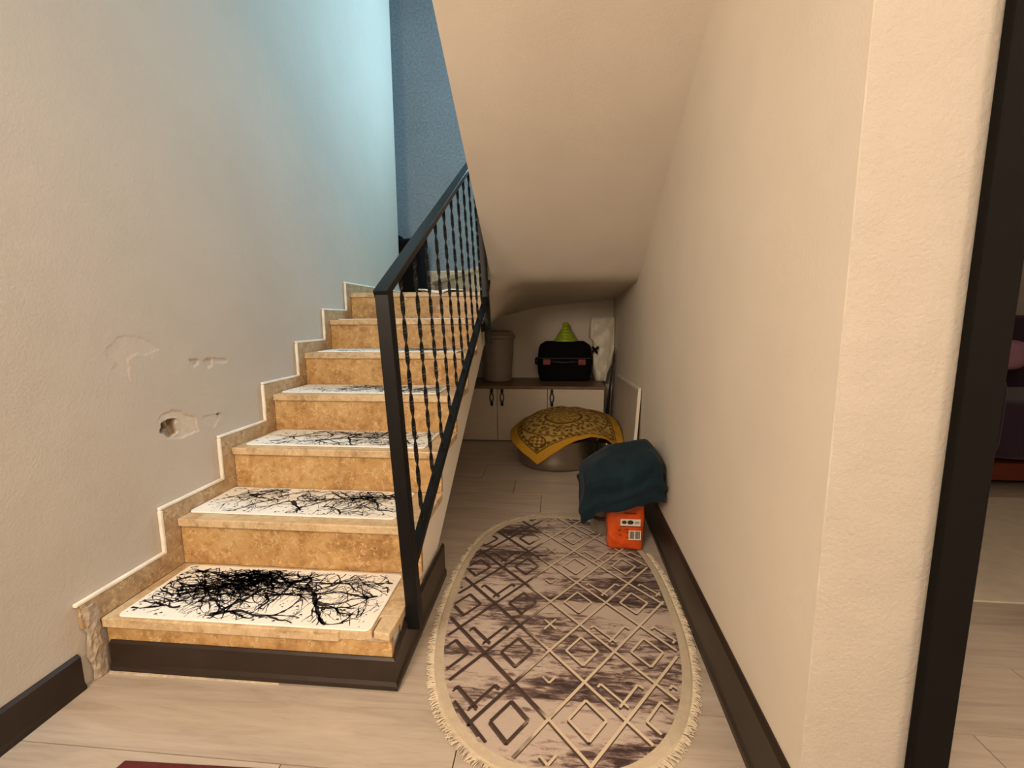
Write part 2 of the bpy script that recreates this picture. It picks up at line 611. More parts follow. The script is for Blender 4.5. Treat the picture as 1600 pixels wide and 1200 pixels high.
ny, nz = 170, 130
ys = np.linspace(DY0, DY1, ny)
zs = np.linspace(DZ0, DZ1, nz)
YY, ZZ = np.meshgrid(ys, zs, indexing='ij')
jit = np.array([[noise.noise((y * 45, z * 45, 3.1)) * 0.005 + noise.noise((y * 140, z * 140, 9.1)) * 0.0025 for z in zs] for y in ys])
depth = np.zeros(YY.shape)
wear = np.zeros(YY.shape + (4,))
wear[..., 3] = 1
for key, dep, ch, amt in (('A', 0.0016, 0, 0.2), ('B1', 0.006, 0, 0.3), ('B2', 0.006, 0, 0.3), ('B3', 0.003, 0, 0.3), ('C', 0.0035, 0, 0.8), ('D', 0.002, 0, 0.3), ('H', 0.012, 1, 1.0), ('H3', 0.02, 2, 0.6), ('H2', 0.026, 2, 1.0), ('E', 0.01, 2, 1.0)):
    sd = poly_sd(DAMAGE[key], YY, ZZ) + jit
    w = np.clip(0.5 - sd / 0.004, 0, 1)
    depth = np.maximum(depth, w * dep)
    wear[..., ch] = np.maximum(wear[..., ch], w * amt)
    rim = np.exp(-((sd - 0.003) / 0.0022) ** 2) * (0.0012 if key in 'AD' else 0.0022)      # chipped paint curling up at the rim
    depth = depth - rim * (sd > 0)
depth[0, :] = depth[-1, :] = 0
depth[:, 0] = depth[:, -1] = 0
b = MB()
b.grid([[(WALL_L - depth[i, j], ys[i], zs[j]) for j in range(nz)] for i in range(ny)])
o = b.build('chipped_plaster', M['wall_worn'], wall_left, smooth=True, recalc=False)
o['label'] = 'chipped plaster field with peeled flakes and one brown hole'
ca = o.data.color_attributes.new('wear', 'FLOAT_COLOR', 'POINT')
ca.data.foreach_set('color', wear.reshape(-1))

# right wall: one block whose near end is the bright plaster face beside the doorway
b = MB()
xa, xb = wall_right_x(0.807), wall_right_x(YB + 0.1)
b.hexa([(xa, 0.807, -0.02), (0.62, 0.807, -0.02), (0.70, YB + 0.1, -0.02), (xb, YB + 0.1, -0.02)], [(xa, 0.807, 4.7), (0.62, 0.807, 4.7), (0.70, YB + 0.1, 4.7), (xb, YB + 0.1, 4.7)])
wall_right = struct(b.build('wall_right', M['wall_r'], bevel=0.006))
b = MB()
b.box((0.6205, 0.807, -0.02), (0.652, 0.93, 4.7))
b.box((0.652, 0.807, 2.1), (1.72, 0.93, 4.7))
b.box((1.72, 0.807, -0.02), (4.0, 0.93, 4.7))
struct(b.build('wall_front', M['wall']))
# rough plaster coat on the wall end that faces the hall
b = MB()
nx_, nz_ = 14, 160
rows = []
for i in range(nx_ + 1):
    row = []
    for j in range(nz_ + 1):
        x = 0.470 + (0.651 - 0.470) * i / nx_
        z = -0.01 + 3.2 * j / nz_
        yy = 0.8055 - 0.0035 * max(0, noise.noise((x * 9, z * 5, 2))) - 0.002 * noise.noise((x * 30, z * 26, 7))
        if i in (0, nx_):
            x += 0.0022 * noise.noise((z * 21, 1.7, i)) + 0.0015 * noise.noise((z * 70, 4.4, i))
            yy = 0.8065
        row.append((x, yy, z))
    rows.append(row)
b.grid(rows, flip=True)
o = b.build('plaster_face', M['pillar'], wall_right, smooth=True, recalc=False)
o['label'] = 'bright uneven plaster end face of the wall'

# doorway with black frame
door = structure_root('door_1', 'black framed doorway to a dim room', 'doorway', (1.18, 0.82, 0))
MB().box((0.645, 0.783, 0.0), (0.706, 0.8035, 2.13)).build('jamb_trim', M['black_frame'], door, bevel=0.004)
MB().box((1.645, 0.783, 0.0), (1.73, 0.806, 2.13)).build('jamb_trim', M['black_frame'], door, bevel=0.004)
MB().box((0.645, 0.783, 2.13), (1.73, 0.806, 2.21)).build('head_trim', M['black_frame'], door, bevel=0.004)
MB().box((0.652, 0.8065, 0.0), (0.690, 0.945, 2.10)).build('jamb', M['black_frame'], door)
MB().box((1.682, 0.8065, 0.0), (1.719, 0.945, 2.10)).build('jamb', M['black_frame'], door)

# rear wall: beige below the stair landing, blue above it, with the stairwell window
b = MB()
b.box((-1.75, YB, -0.02), (0.75, YB + 0.15, 1.15))
b.box((-0.47, YB, 1.15), (0.75, YB + 0.15, 1.45))
struct(b.build('wall_back', M['wall']))
WX0, WX1, WZ0, WZ1 = -0.34, 0.36, 2.75, 4.0
b = MB()
b.box((-1.75, YB, 1.15), (-0.47, YB + 0.15, 4.7))
b.box((-0.47, YB, 1.45), (WX0, YB + 0.15, 4.7))
b.box((WX1, YB, 1.45), (0.75, YB + 0.15, 4.7))
b.box((WX0, YB, 1.45), (WX1, YB + 0.15, WZ0))
b.box((WX0, YB, WZ1), (WX1, YB + 0.15, 4.7))
struct(b.build('wall_rear', M['blue']))
win = structure_root('window_1', 'stairwell window high in the blue rear wall', 'window', (0.01, YB + 0.12, WZ0))
for (a, c) in (((WX0, WZ0), (WX0 + 0.04, WZ1)), ((WX1 - 0.04, WZ0), (WX1, WZ1)), ((WX0 + 0.04, WZ0), (WX1 - 0.04, WZ0 + 0.04)), ((WX0 + 0.04, WZ1 - 0.04), (WX1 - 0.04, WZ1))):
    MB().box((a[0], YB + 0.10, a[1]), (c[0], YB + 0.14, c[1])).build('frame', M['window_frame'], win)
b = MB()
b.box((-1.75, 3.99, -0.02), (-1.60, YB, 4.7))
struct(b.build('wall_side', M['wall']))
# the rest of the hall behind the viewer, ceilings
b = MB()
b.box((-1.52, -2.6, -0.02), (2.3, -2.5, 2.75))
struct(b.build('wall_hall', M['wall']))
b = MB()
b.box((2.2, -2.5, -0.02), (2.3, 0.807, 2.75))
struct(b.build('wall_hall_right', M['wall']))
b = MB()
b.box((-1.52, -2.5, 2.65), (2.3, 0.62, 2.85))
b.box((0.62, 0.93, 2.65), (4.0, 4.5, 2.75))
struct(b.build('ceiling', M['wall']))
b = MB()
b.box((-1.75, 0.62, 4.7), (0.75, 4.55, 4.8))
b.box((-1.52, 0.5, 2.85), (0.62, 0.62, 4.8))
struct(b.build('ceiling_stairwell', M['wall']))
b = MB()
b.box((3.9, 0.93, -0.02), (4.0, 4.5, 2.75))
b.box((0.70, 4.4, -0.02), (4.0, 4.5, 2.75))
struct(b.build('wall_side_room', M['wall']))

# baseboards
b = MB()
prof = [(0.0, 0.018), (0.012, 0.018), (0.02, 0.013), (0.10, 0.012), (0.108, 0.004), (0.108, 0.0)]


def skirting(path0, path1, nrm, hscale, name, parent=None):
    bb = MB()
    rings = []
    for p in (path0, path1):
        ring = [(p[0], p[1], 0.0)]
        for z, d in prof:
            ring.append((p[0] + nrm[0] * d, p[1] + nrm[1] * d, z * hscale))
        rings.append(ring)
    bb.loft(rings)
    return bb.build(name, M['baseboard'], parent)


struct(skirting((WALL_L + 0.0005, -2.5), (WALL_L + 0.0005, 1.072), (1, 0), 1.0, 'baseboard_left'))
struct(skirting((wall_right_x(0.815) - 0.0005, 0.802), (wall_right_x(3.6) - 0.0005, 3.6), (-1, 0), 1.55, 'baseboard_right'))

# ------------------------------------------------------------------ staircase
stair = thing('staircase', 'beige marble staircase climbing along the left wall to a winding landing', 'staircase', (-0.9, 2.0, 0))
stair['kind'] = 'structure'
NST = 7
XS = XR - 0.013                                    # face of the plastered stringer
# stepped concrete body with the sloping underside


def under(y):
    return 0.44 + SLOPE * (y - 2.24)


yb_land = Y0 + (NST - 1) * RUN + NOSE + 0.02
poly = [(Y0 + NOSE + 0.02, 0.0), (1.476, 0.0), (2.95, under(2.95)), (3.02, under(2.95) + 0.03), (3.02, NST * RISE - 0.0302)]
for i in range(NST - 1, -1, -1):
    yr = Y0 + i * RUN + NOSE + 0.02
    poly.append((yr, (i + 1) * RISE - 0.0302))
    if i:
        poly.append((yr, i * RISE - 0.0302))
b = MB()
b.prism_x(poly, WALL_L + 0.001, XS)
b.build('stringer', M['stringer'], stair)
for i in range(NST):
    ya = Y0 + i * RUN
    z1 = (i + 1) * RISE
    b = MB()
    b.box((XL, ya + NOSE, i * RISE + (0.0 if i == 0 else 0.0005)), (XR - 0.002, ya + NOSE + 0.0195, z1 - 0.0305))
    b.build('riser', M['marble_riser'], stair)
    if i < NST - 1:
        b = MB()
        if i == 0:      # its right front corner is broken away
            yk = ya + RUN + NOSE - 0.0005
            b.prism_z([(XL, ya), (XR - 0.155, ya), (XR - 0.150, ya + 0.012), (XR - 0.10, ya + 0.010), (XR - 0.06, ya + 0.014), (XR - 0.056, ya + 0.082), (XR, ya + 0.086), (XR, yk), (XL, yk)], z1 - 0.03, z1)
            b.build('tread', M['marble_tread'], stair, bevel=0.003)
            c = MB()
            c.prism_z([(XR - 0.053, ya + 0.012), (XR - 0.004, ya + 0.003), (XR + 0.002, ya + 0.084), (XR - 0.053, ya + 0.080)], z1 - 0.022, z1 + 0.0015)
            o = c.build('tread_corner', M['marble_tread'], stair, bevel=0.003)
            o['label'] = 'loose broken corner of the lowest tread'
            c = MB()
            c.box((XR - 0.15, ya + 0.0122, z1 - 0.029), (XR - 0.004, ya + 0.09, z1 - 0.0232))
            c.build('mortar_bed', M['cement'], stair)
        else:
            b.box((XL, ya, z1 - 0.03), (XR + (0.002 if i % 2 else 0.0), ya + RUN + NOSE - 0.0005, z1))
            b.build('tread', M['marble_tread'], stair, bevel=0.004)
# landing and winders
NW = (-0.462, 2.995)
ZL = NST * RISE
b = MB()
b.box((XL - 0.001, Y0 + 6 * RUN, ZL - 0.03), (XR, Y0 + 6 * RUN + 0.07, ZL))
b.build('tread', M['marble_tread'], stair, bevel=0.004)
b = MB()
b.prism_z([(-1.60, 4.0), (XL, 4.0), (XL, Y0 + 6 * RUN + 0.07), (XR, Y0 + 6 * RUN + 0.07), (XR, 3.06), (-1.10, YB), (-1.60, YB)], ZL - 0.1, ZL)
b.build('landing', M['marble_tread'], stair)


def winder(xa_, xb_, z, name):
    bb = MB()
    bb.prism_z([NW, (xb_, YB - 0.002), (xa_, YB - 0.002)], z - 0.03, z)
    bb.build('winder_tread', M['marble_daylit'], stair, bevel=0.003)
    bb = MB()
    d = 0.02
    bb.prism_z([(NW[0] + d, NW[1] + d), (xb_, YB - 0.002), (xa_ + d, YB - 0.002)], z - RISE + 0.0005, z - 0.0305)
    bb.build('winder_riser', M['marble_daylit'], stair)


winder(-1.18, -0.482, ZL + RISE, 'a')
# marble skirting that climbs with the steps on the left wall: one flat and one upright piece per step
SD, SH, ST_ = 0.066, 0.055, 0.0135
xs0, xs1 = WALL_L + 0.001, WALL_L + ST_
for i in range(NST):
    ya = Y0 + i * RUN
    zt = (i + 1) * RISE
    y_a = ya + NOSE - SD - 0.0 if i else 1.088
    y_b = ya + RUN + NOSE - SD if i < NST - 1 else 3.985
    zz = zt + SH + (0.016 if i == 0 else 0)
    b = MB()
    b.box((xs0, y_a + 0.0005, zt - (0.022 if i else 0.0)), (xs1, y_b + (SD if i < NST - 1 else 0), zz))
    b.build('skirting_piece', M['marble_skirt'], stair)
    if i:
        b = MB()
        b.box((xs0, y_a + 0.0005, i * RISE + SH + (0.0165 if i == 1 else 0.0005)), (xs1, ya + NOSE - 0.0005, zt - 0.0225))
        b.build('skirting_piece', M['marble_skirt'], stair)
    # white painted upper edge of the skirting
    b = MB()
    b.box((xs0, y_a - 0.010, zz + 0.0005), (xs1 + 0.001, y_b - 0.0005 - (0.010 if i < NST - 1 else 0), zz + 0.0115))
    if i:
        b.box((xs0, y_a - 0.011, i * RISE + SH + (0.0165 if i == 1 else 0.0005)), (xs1 + 0.001, y_a, zz))
    b.build('skirting_edge', M['white_paint'], stair, bevel=0.003)
# skirting on the blue wall along the winders
for (x0_, x1_, zb_, zt_) in ((-1.598, -1.24, ZL, ZL + 0.088), (-1.24, -0.485, ZL, ZL + RISE + 0.088)):
    b = MB()
    b.box((x0_ + 0.0005, YB - 0.016, zb_ + 0.0005), (x1_, YB - 0.0025, zt_))
    b.build('skirting_piece', M['marble_daylit'], stair)
    b = MB()
    b.box((x0_ - 0.01, YB - 0.018, zt_ + 0.0005), (x1_ - 0.0105, YB - 0.0025, zt_ + 0.014))
    if x0_ > -1.5:
        b.box((x0_ - 0.030, YB - 0.019, zt_ - RISE + 0.015), (x0_, YB - 0.0025, zt_ + 0.0003))
    b.build('skirting_edge', M['white_paint'], stair)
# crumbled cement where the skirting ends above the floor
b = MB()
rings = []
for k in range(15):
    z = 0.002 + 0.232 * k / 14
    w = 0.023 - 0.006 * math.sin(k * 0.9) * 0.5
    ring = []
    for j in range(14):
        t = 2 * math.pi * j / 14
        jx = 0.0065 * noise.noise((k * 0.55, j * 0.8, 1.0))
        jy = 0.010 * noise.noise((k * 0.5, j * 0.7, 5.0))
        ring.append((WALL_L + 0.0105 + (0.0085 + jx) * math.cos(t), 1.112 + 0.012 * (1 - k / 14) + (w + jy) * math.sin(t), z))
    rings.append(ring)
b.loft(rings)
o = b.build('crumbled_mortar', M['cement'], stair)
o['label'] = 'crumbling grey mortar at the foot of the skirting'
# dark brown baseboard around the lowest step
o = MB()


def stair_baseboard():
    P = [(0.0, 0.016), (0.014, 0.017), (0.024, 0.011), (0.088, 0.010), (0.094, 0.004), (0.094, 0.0)]
    bb = MB()
    corner = (XS, Y0 + NOSE - 0.0005)
    r0 = [(XL + 0.012, corner[1], 0.0)] + [(XL + 0.012, corner[1] - d, z + 0.004) for z, d in P]
    r1 = [(corner[0], corner[1], 0.0)] + [(corner[0] + d + 0.012, corner[1] - d, z + 0.004) for z, d in P]
    bb.loft([r0, r1])
    bb.build('baseboard', M['baseboard'], stair)
    hs = 1.5
    bb = MB()
    c0 = (XS + 0.0005, corner[1])
    s0 = [(c0[0], c0[1], 0.0)] + [(c0[0] + d + 0.012, c0[1] - d, z + 0.004) for z, d in P]
    s1 = [(c0[0], 1.30, 0.0)] + [(c0[0] + d + 0.012, 1.30, z * 1.45 + 0.004) for z, d in P]
    s2 = [(c0[0], 1.735, 0.0)] + [(c0[0] + d + 0.012, 1.735, z * 1.5 + 0.004) for z, d in P]
    bb.loft([s0, s1, s2])
    bb.build('baseboard', M['baseboard'], stair)
    bb = MB()
    bb.hexa([(XL + 0.015, corner[1] - 0.024, 0.0003), (XL + 0.55, corner[1] - 0.019, 0.0003), (XL + 0.55, corner[1] - 0.0165, 0.0003), (XL + 0.015, corner[1] - 0.0175, 0.0003)],
            [(XL + 0.015, corner[1] - 0.024, 0.006), (XL + 0.55, corner[1] - 0.019, 0.004), (XL + 0.55, corner[1] - 0.0165, 0.004), (XL + 0.015, corner[1] - 0.0175, 0.006)])
    o = bb.build('sealant_strip', M['fringe'], stair)
    o['label'] = 'cream sealant strip below the front baseboard'


stair_baseboard()
b = MB()
rings = []
for k in range(7):
    z = 0.112 + 0.062 * k / 6
    rings.append([(XS + 0.004 + (0.0035 + 0.003 * noise.noise((k, j, 2.2))) * math.cos(2 * math.pi * j / 10), 1.255 + (0.016 - 0.0015 * k + 0.008 * noise.noise((k * .7, j, 7.7))) * math.sin(2 * math.pi * j / 10), z) for j in range(10)])
b.loft(rings)
b.build('crumbled_mortar', M['cement'], stair)

# ------------------------------------------------------------------ upper flight: soffit over the niche
upper = thing('upper_staircase', 'upper stair flight seen from below as a sloping beige soffit', 'staircase', (0.05, 2.4, 1.3))
upper['kind'] = 'structure'
SOF = 3.0
XE = -0.405


def sof(y):
    return SOF - SLOPE * y


YF = 2.93
# one skin: sloping soffit, soft fold, then the twisted underside of the winding landing
YFOLD = 2.98


def under_z(u, y):
    """u = 0 at the open left edge, 1 at the right wall"""
    plane = sof(y)
    t = max(0.0, (y - YFOLD) / (YB - YFOLD))
    back = 1.088 + 0.135 * min(1, max(0, u)) ** 0.62
    zf = sof(YFOLD)
    land = zf + (back - zf) * t
    # rounded fold
    w = 0.09
    if y < YFOLD - w:
        z = plane
    elif y < YFOLD + w:
        q = (y - YFOLD + w) / (2 * w)
        p0, p2 = sof(YFOLD - w), zf + (back - zf) * (w / (YB - YFOLD))
        z = (1 - q) ** 2 * p0 + 2 * q * (1 - q) * zf + q * q * p2
    else:
        z = land
    # the left edge droops towards the side of the lower flight behind the fold
    d = min(1.0, max(0.0, (y - 2.93) / 0.42))
    d = d * d * (3 - 2 * d)
    e_ = max(0.0, 1 - u / 0.26)
    tgt = 0.98 + (1.085 - 0.98) * min(1, max(0, (y - 2.95) / 1.1))
    return z + (tgt - z) * d * (e_ ** 1.6)


b = MB()
rows = []
ysf = list(np.linspace(0.62, 2.6, 12)) + list(np.linspace(2.66, 3.5, 28)) + list(np.linspace(3.56, YB, 14))
for y in ysf:
    k = min(1.0, max(0.0, (y - 2.93) / 0.25))
    xl = XE + (-0.4695 - XE) * k
    xr_ = wall_right_x(y) + 0.004
    rows.append([(xl + (xr_ - xl) * (i / 40) ** 1.25, y, under_z((i / 40) ** 1.25, y)) for i in range(41)])
b.grid(rows)
b.build('soffit', M['soffit'], upper, smooth=True)
# underside of the landing on the left, behind the lower flight
b = MB()
b.grid([[(-1.60 + (1.60 - 0.466) * i / 6, 2.955 + (YB - 2.955) * j / 8, 0.86 + (1.088 - 0.86) * min(1, j / 4)) for i in range(7)] for j in range(9)])
b.build('landing_underside', M['soffit'], upper, smooth=True)
b = MB()
zt = lambda y: sof(y) + 0.26
yy_ = np.linspace(0.62, 2.95, 10)
n0 = [(XE, y, sof(y)) for y in yy_]
n1 = [(XE, y, zt(y)) for y in yy_]
n2 = [(wall_right_x(y) + 0.004, y, zt(y)) for y in yy_]
b.grid([n0, n1])
b.grid([n1, n2])
b.build('flight_slab', M['soffit'], upper)
MB().prism_x([(3.022, 0.93), (3.20, 1.02), (4.05, 1.085), (YB - 0.003, 1.087), (YB - 0.003, 1.56), (3.022, 1.56)], -0.478, -0.4705).build('landing_side', M['soffit'], upper)
b = MB()
b.hexa([(-0.466, 2.99, 1.30), (0.53, 2.99, 1.30), (0.53, YB - 0.002, 1.30), (-0.466, YB - 0.002, 1.30)], [(-0.46, 2.99, 1.575), (0.53, 2.99, 1.575), (0.53, YB - 0.002, 1.575), (-0.46, YB - 0.002, 1.575)])
b.build('quarter_landing', M['marble_tread'], upper)
for k in range(7):
    y1 = YF + 0.03 - k * RUN
    b = MB()
    b.box((XE + 0.002, y1 - RUN, 1.575 + k * RISE - 0.02), (wall_right_x(y1 - RUN) - 0.003, y1, 1.575 + (k + 1) * RISE))
    b.build('step', M['marble_tread'], upper)

# ------------------------------------------------------------------ railing
LEAN = 0.055


def rail_base(y):
    return 0.11 + 0.535 * (y - 1.28)


def rx(y, z):
    return -0.428 - LEAN * (z - rail_base(y))


rail = thing('stair_railing', 'black iron stair railing with twisted balusters on the open stair side', 'railing', (-0.43, 1.28, 0.1))
YP0, YP1 = 1.282, 2.92


def z_top(y):
    return 1.135 + 0.55 * (y - 1.262)


def z_bot(y):
    return 0.335 + 0.545 * (y - 1.36)


def post(y, z0, z1, w):
    x0, x1 = rx(y, z0), rx(y, z1)
    h = w / 2
    bb = MB()
    bb.hexa([(x0 - h, y - h, z0), (x0 + h, y - h, z0), (x0 + h, y + h, z0), (x0 - h, y + h, z0)], [(x1 - h, y - h, z1), (x1 + h, y - h, z1), (x1 + h, y + h, z1 + 2 * h * 0.5), (x1 - h, y + h, z1 + 2 * h * 0.5)])
    return bb.build('post', M['metal'], rail, bevel=0.002)


post(YP0, 0.105, z_top(YP0) - 0.022, 0.040)
post(YP1, 0.90, z_top(YP1) - 0.022, 0.040)
b = MB()
ya, yb_ = YP0 - 0.021, YP1 + 0.02
pa = Vector((rx(ya, z_top(ya)), ya, z_top(ya) - 0.012))
pb = Vector((rx(yb_, z_top(yb_)), yb_, z_top(yb_) - 0.012))
b.bar(pa, pb, 0.042, 0.022)
b.build('handrail', M['metal'], rail, bevel=0.002)
b = MB()
ya, yb_ = YP0 + 0.020, YP1 - 0.020
b.bar((rx(ya, z_bot(ya)), ya, z_bot(ya)), (rx(yb_, z_bot(yb_)), yb_, z_bot(yb_)), 0.030, 0.032)
b.build('bottom_rail', M['metal'], rail, bevel=0.002)
for k in range(10):
    y = 1.425 + 0.1495 * k
    z0, z1 = z_bot(y) + 0.016, z_top(y) - 0.026
    n = int((z1 - z0) / 0.0105)
    rings = []
    for i in range(n + 1):
        z = z0 + (z1 - z0) * i / n
        a = math.pi * (z - z0) / 0.080 + 0.6
        if i < 3 or i > n - 3:
            pass
        hx, hy = 0.0065, 0.0030
        ca_, sa_ = math.cos(a), math.sin(a)
        ring = []
        for sx, sy in ((-1, -1), (1, -1), (1, 1), (-1, 1)):
            ring.append((rx(y, z) + sx * hx * ca_ - sy * hy * sa_, y + sx * hx * sa_ + sy * hy * ca_, z))
        rings.append(ring)
    b = MB()
    b.loft(rings)
    b.build('baluster', M['metal'], rail)
# wall plates that hold the posts to the stringer
for y, z in ((YP1, 1.0),):
    b = MB()
    b.box((XS + 0.0003, y - 0.03, z - 0.03), (rx(y, z) - 0.020, y + 0.03, z + 0.03))
    b.build('fixing_plate', M['metal'], rail)

# ------------------------------------------------------------------ stair mats with branch print


def ribbon(bb, pts, ws, z, clip):
    prev = None
    for i, (x, y) in enumerate(pts):
        a = pts[max(0, i - 1)]
        c = pts[min(len(pts) - 1, i + 1)]
        dx, dy = c[0] - a[0], c[1] - a[1]
        L = math.hypot(dx, dy) or 1
        px, py = -dy / L * ws[i] / 2, dx / L * ws[i] / 2
        cur = ((x + px, y + py), (x - px, y - py))
        if prev is not None and all(clip(q) for q in prev + cur):
            n = len(bb.v)
            bb.v += [(*prev[0], z), (*prev[1], z), (*cur[1], z), (*cur[0], z)]
            bb.f.append((n, n + 1, n + 2, n + 3))
        prev = cur


def branch(rng, bb, x, y, ang, length, w, z, clip, depth=0):
    n = max(4, int(length / 0.012))
    pts, ws = [], []
    kids = []
    for i in range(n + 1):
        pts.append((x, y))
        ws.append(max(0.0014, 1.25 * w * (1 - 0.75 * i / n)) * rng.uniform(0.5, 1.6))
        ang += rng.gauss(0, 0.22)
        step = length / n
        x += math.cos(ang) * step
        y += math.sin(ang) * step
        if depth < 3 and rng.random() < (0.30 if depth else 0.24):
            kids.append((x, y, ang + rng.choice((-1, 1)) * rng.uniform(0.4, 1.2), length * rng.uniform(0.3, 0.6), w * rng.uniform(0.4, 0.65)))
    ribbon(bb, pts, ws, z, clip)
    for k in kids:
        branch(rng, bb, *k, z, clip, depth + 1)


def stair_mat(idx, x0, x1, y0, y1, z, label, seeds, clumps, wavy=False):
    rng = random.Random(40 + idx)
    root = thing('stair_mat', label, 'mat', ((x0 + x1) / 2, (y0 + y1) / 2, z), 'stair mats on the treads')
    TH = 0.006
    bb = MB()
    r = 0.018
    out = []
    for cx, cy, a0 in ((x1 - r, y0 + r, -90), (x1 - r, y1 - r, 0), (x0 + r, y1 - r, 90), (x0 + r, y0 + r, 180)):
        for k in range(5):
            a = math.radians(a0 + 22.5 * k)
            out.append((cx + r * math.cos(a), cy + r * math.sin(a)))
    bb.prism_z(out, z + 0.0004, z + TH)
    bb.build('mat_body', M['mat_white'], root, bevel=0.0025)
    pb = MB()
    zz = z + TH + 0.0004
    e = 0.009
    clip = lambda q: x0 + e < q[0] < x1 - e and y0 + e < q[1] < y1 - e
    W, H = x1 - x0, y1 - y0
    for u, v, ang, L, w in seeds:
        branch(rng, pb, x0 + u * W, y0 + v * H, math.radians(ang), L, w, zz, clip)
    for u, v, su, sv, cnt in clumps:                     # dense tangles
        for _ in range(cnt):
            cx, cy = x0 + (u + rng.gauss(0, su)) * W, y0 + (v + rng.gauss(0, sv)) * H
            branch(rng, pb, cx, cy, rng.uniform(-0.6, 0.9) + (math.pi if rng.random() < .5 else 0), rng.uniform(0.05, 0.16), rng.uniform(0.0025, 0.0085), zz, clip, 2)
    for _ in range(420):                                  # ink specks
        cx, cy = rng.uniform(x0, x1), rng.uniform(y0, y1)
        s = rng.choice((0.0012, 0.0016, 0.0022, 0.0032, 0.005))
        if clip((cx - s, cy - s)) and clip((cx + s, cy + s)):
            n = len(pb.v)
            pb.v += [(cx - s, cy - s * .6, zz), (cx + s, cy - s * .3, zz), (cx + s * .7, cy + s, zz), (cx - s * .5, cy + s * .8, zz)]
            pb.f.append((n, n + 1, n + 2, n + 3))
    o = pb.build('branch_print', M['mat_black'], root, recalc=False)
    return root


def ty(i, d):
    return Y0 + i * RUN + d


MATS = [
    (-1.302, -0.517, 0.008, 0.298, 'white stair mat with dense black branch print on the lowest step',
     [(0.10, 0.45, 20, 0.30, 0.010), (0.60, 0.62, -35, 0.34, 0.011), (0.35, 0.1, 15, 0.28, 0.013), (0.95, 0.55, 200, 0.24, 0.009), (0.62, 0.75, 5, 0.3, 0.007), (0.98, 0.8, 190, 0.2, 0.006), (0.45, 0.55, -100, 0.2, 0.008), (0.72, 0.5, -95, 0.12, 0.006)],
     [(0.16, 0.45, 0.07, 0.16, 34), (0.36, 0.78, 0.12, 0.11, 70), (0.28, 0.62, 0.10, 0.14, 40), (0.45, 0.6, 0.08, 0.1, 20), (0.55, 0.72, 0.06, 0.06, 14)]),
    (-1.343, -0.560, 0.050, 0.303, 'white stair mat with scattered black branch print on the second step up',
     [(0.42, 0.5, -50, 0.12, 0.014), (0.05, 0.5, 15, 0.4, 0.006), (0.98, 0.8, 195, 0.4, 0.010), (0.6, 0.3, 25, 0.3, 0.006), (0.9, 0.9, -95, 0.22, 0.007), (0.7, 0.2, 30, 0.25, 0.006), (0.15, 0.7, -10, 0.3, 0.006)],
     [(0.33, 0.6, 0.06, 0.14, 14), (0.7, 0.72, 0.09, 0.12, 18), (0.18, 0.75, 0.08, 0.1, 10), (0.86, 0.45, 0.05, 0.2, 8)]),
    (-1.315, -0.530, 0.040, 0.303, 'white stair mat with black branch print on the third step up',
     [(0.35, 0.3, 12, 0.45, 0.012), (0.1, 0.2, 40, 0.25, 0.006), (0.75, 0.5, 20, 0.25, 0.008), (0.3, 0.9, -20, 0.3, 0.006), (0.9, 0.2, 120, 0.25, 0.007)],
     [(0.58, 0.7, 0.10, 0.1, 22), (0.75, 0.4, 0.08, 0.15, 16), (0.2, 0.5, 0.06, 0.2, 6)]),
    (-1.332, -0.548, 0.046, 0.303, 'white stair mat with black branch print on the fourth step up',
     [(0.1, 0.3, 30, 0.3, 0.010), (0.3, 0.7, 0, 0.4, 0.010), (0.6, 0.4, 20, 0.3, 0.008), (0.8, 0.6, -10, 0.25, 0.010)],
     [(0.6, 0.6, 0.12, 0.15, 22), (0.85, 0.4, 0.06, 0.15, 10)]),
    (-1.300, -0.516, 0.045, 0.303, 'white stair mat with black branch print on the fifth step up',
     [(0.1, 0.3, 20, 0.3, 0.008), (0.4, 0.5, 0, 0.4, 0.010), (0.98, 0.8, 180, 0.4, 0.012)],
     [(0.75, 0.7, 0.12, 0.12, 18)]),
    (-1.310, -0.530, 0.030, 0.303, 'white stair mat just showing its edge on the sixth step up',
     [(0.3, 0.5, 0, 0.4, 0.010), (0.98, 0.6, 185, 0.3, 0.010)],
     [(0.7, 0.6, 0.12, 0.12, 8)]),
]
for i, (x0, x1, d0, d1, lab, seeds, clumps) in enumerate(MATS):
    stair_mat(i, x0, x1, ty(i, d0), ty(i, d1), (i + 1) * RISE, lab, seeds, clumps)
# the mat on the landing: a smaller one whose front edge curls over the nosing
root = thing('stair_mat', 'white mat curling over the front edge of the landing', 'mat', (-0.72, 3.1, ZL), 'stair mats on the treads')
b = MB()
rows = []
for j in range(13):
    v = j / 12
    row = []
    for i in range(31):
        u = i / 30
        x = -0.885 + 0.30 * u
        y = 2.945 + 0.20 * v
        wv = 0.5 + 0.5 * math.sin(u * 9.5 + 0.8)
        z = ZL + 0.004 + 0.012 * wv * (1 - v)
        if j == 0:
            z -= 0.018 * (1 - abs(2 * u - 1)) * (1 - wv * 0.3)
            y -= 0.004
        row.append((x, y, z))
    rows.append(row)
b.grid(rows)
b.build('mat_body', M['mat_white'], root, smooth=True, solid=0.005, offset=1)

# black bag on the landing
bag = thing('black_bag', 'bulky black bag standing on the landing by the blue wall', 'bag', (-1.28, 4.15, ZL))
b = MB()


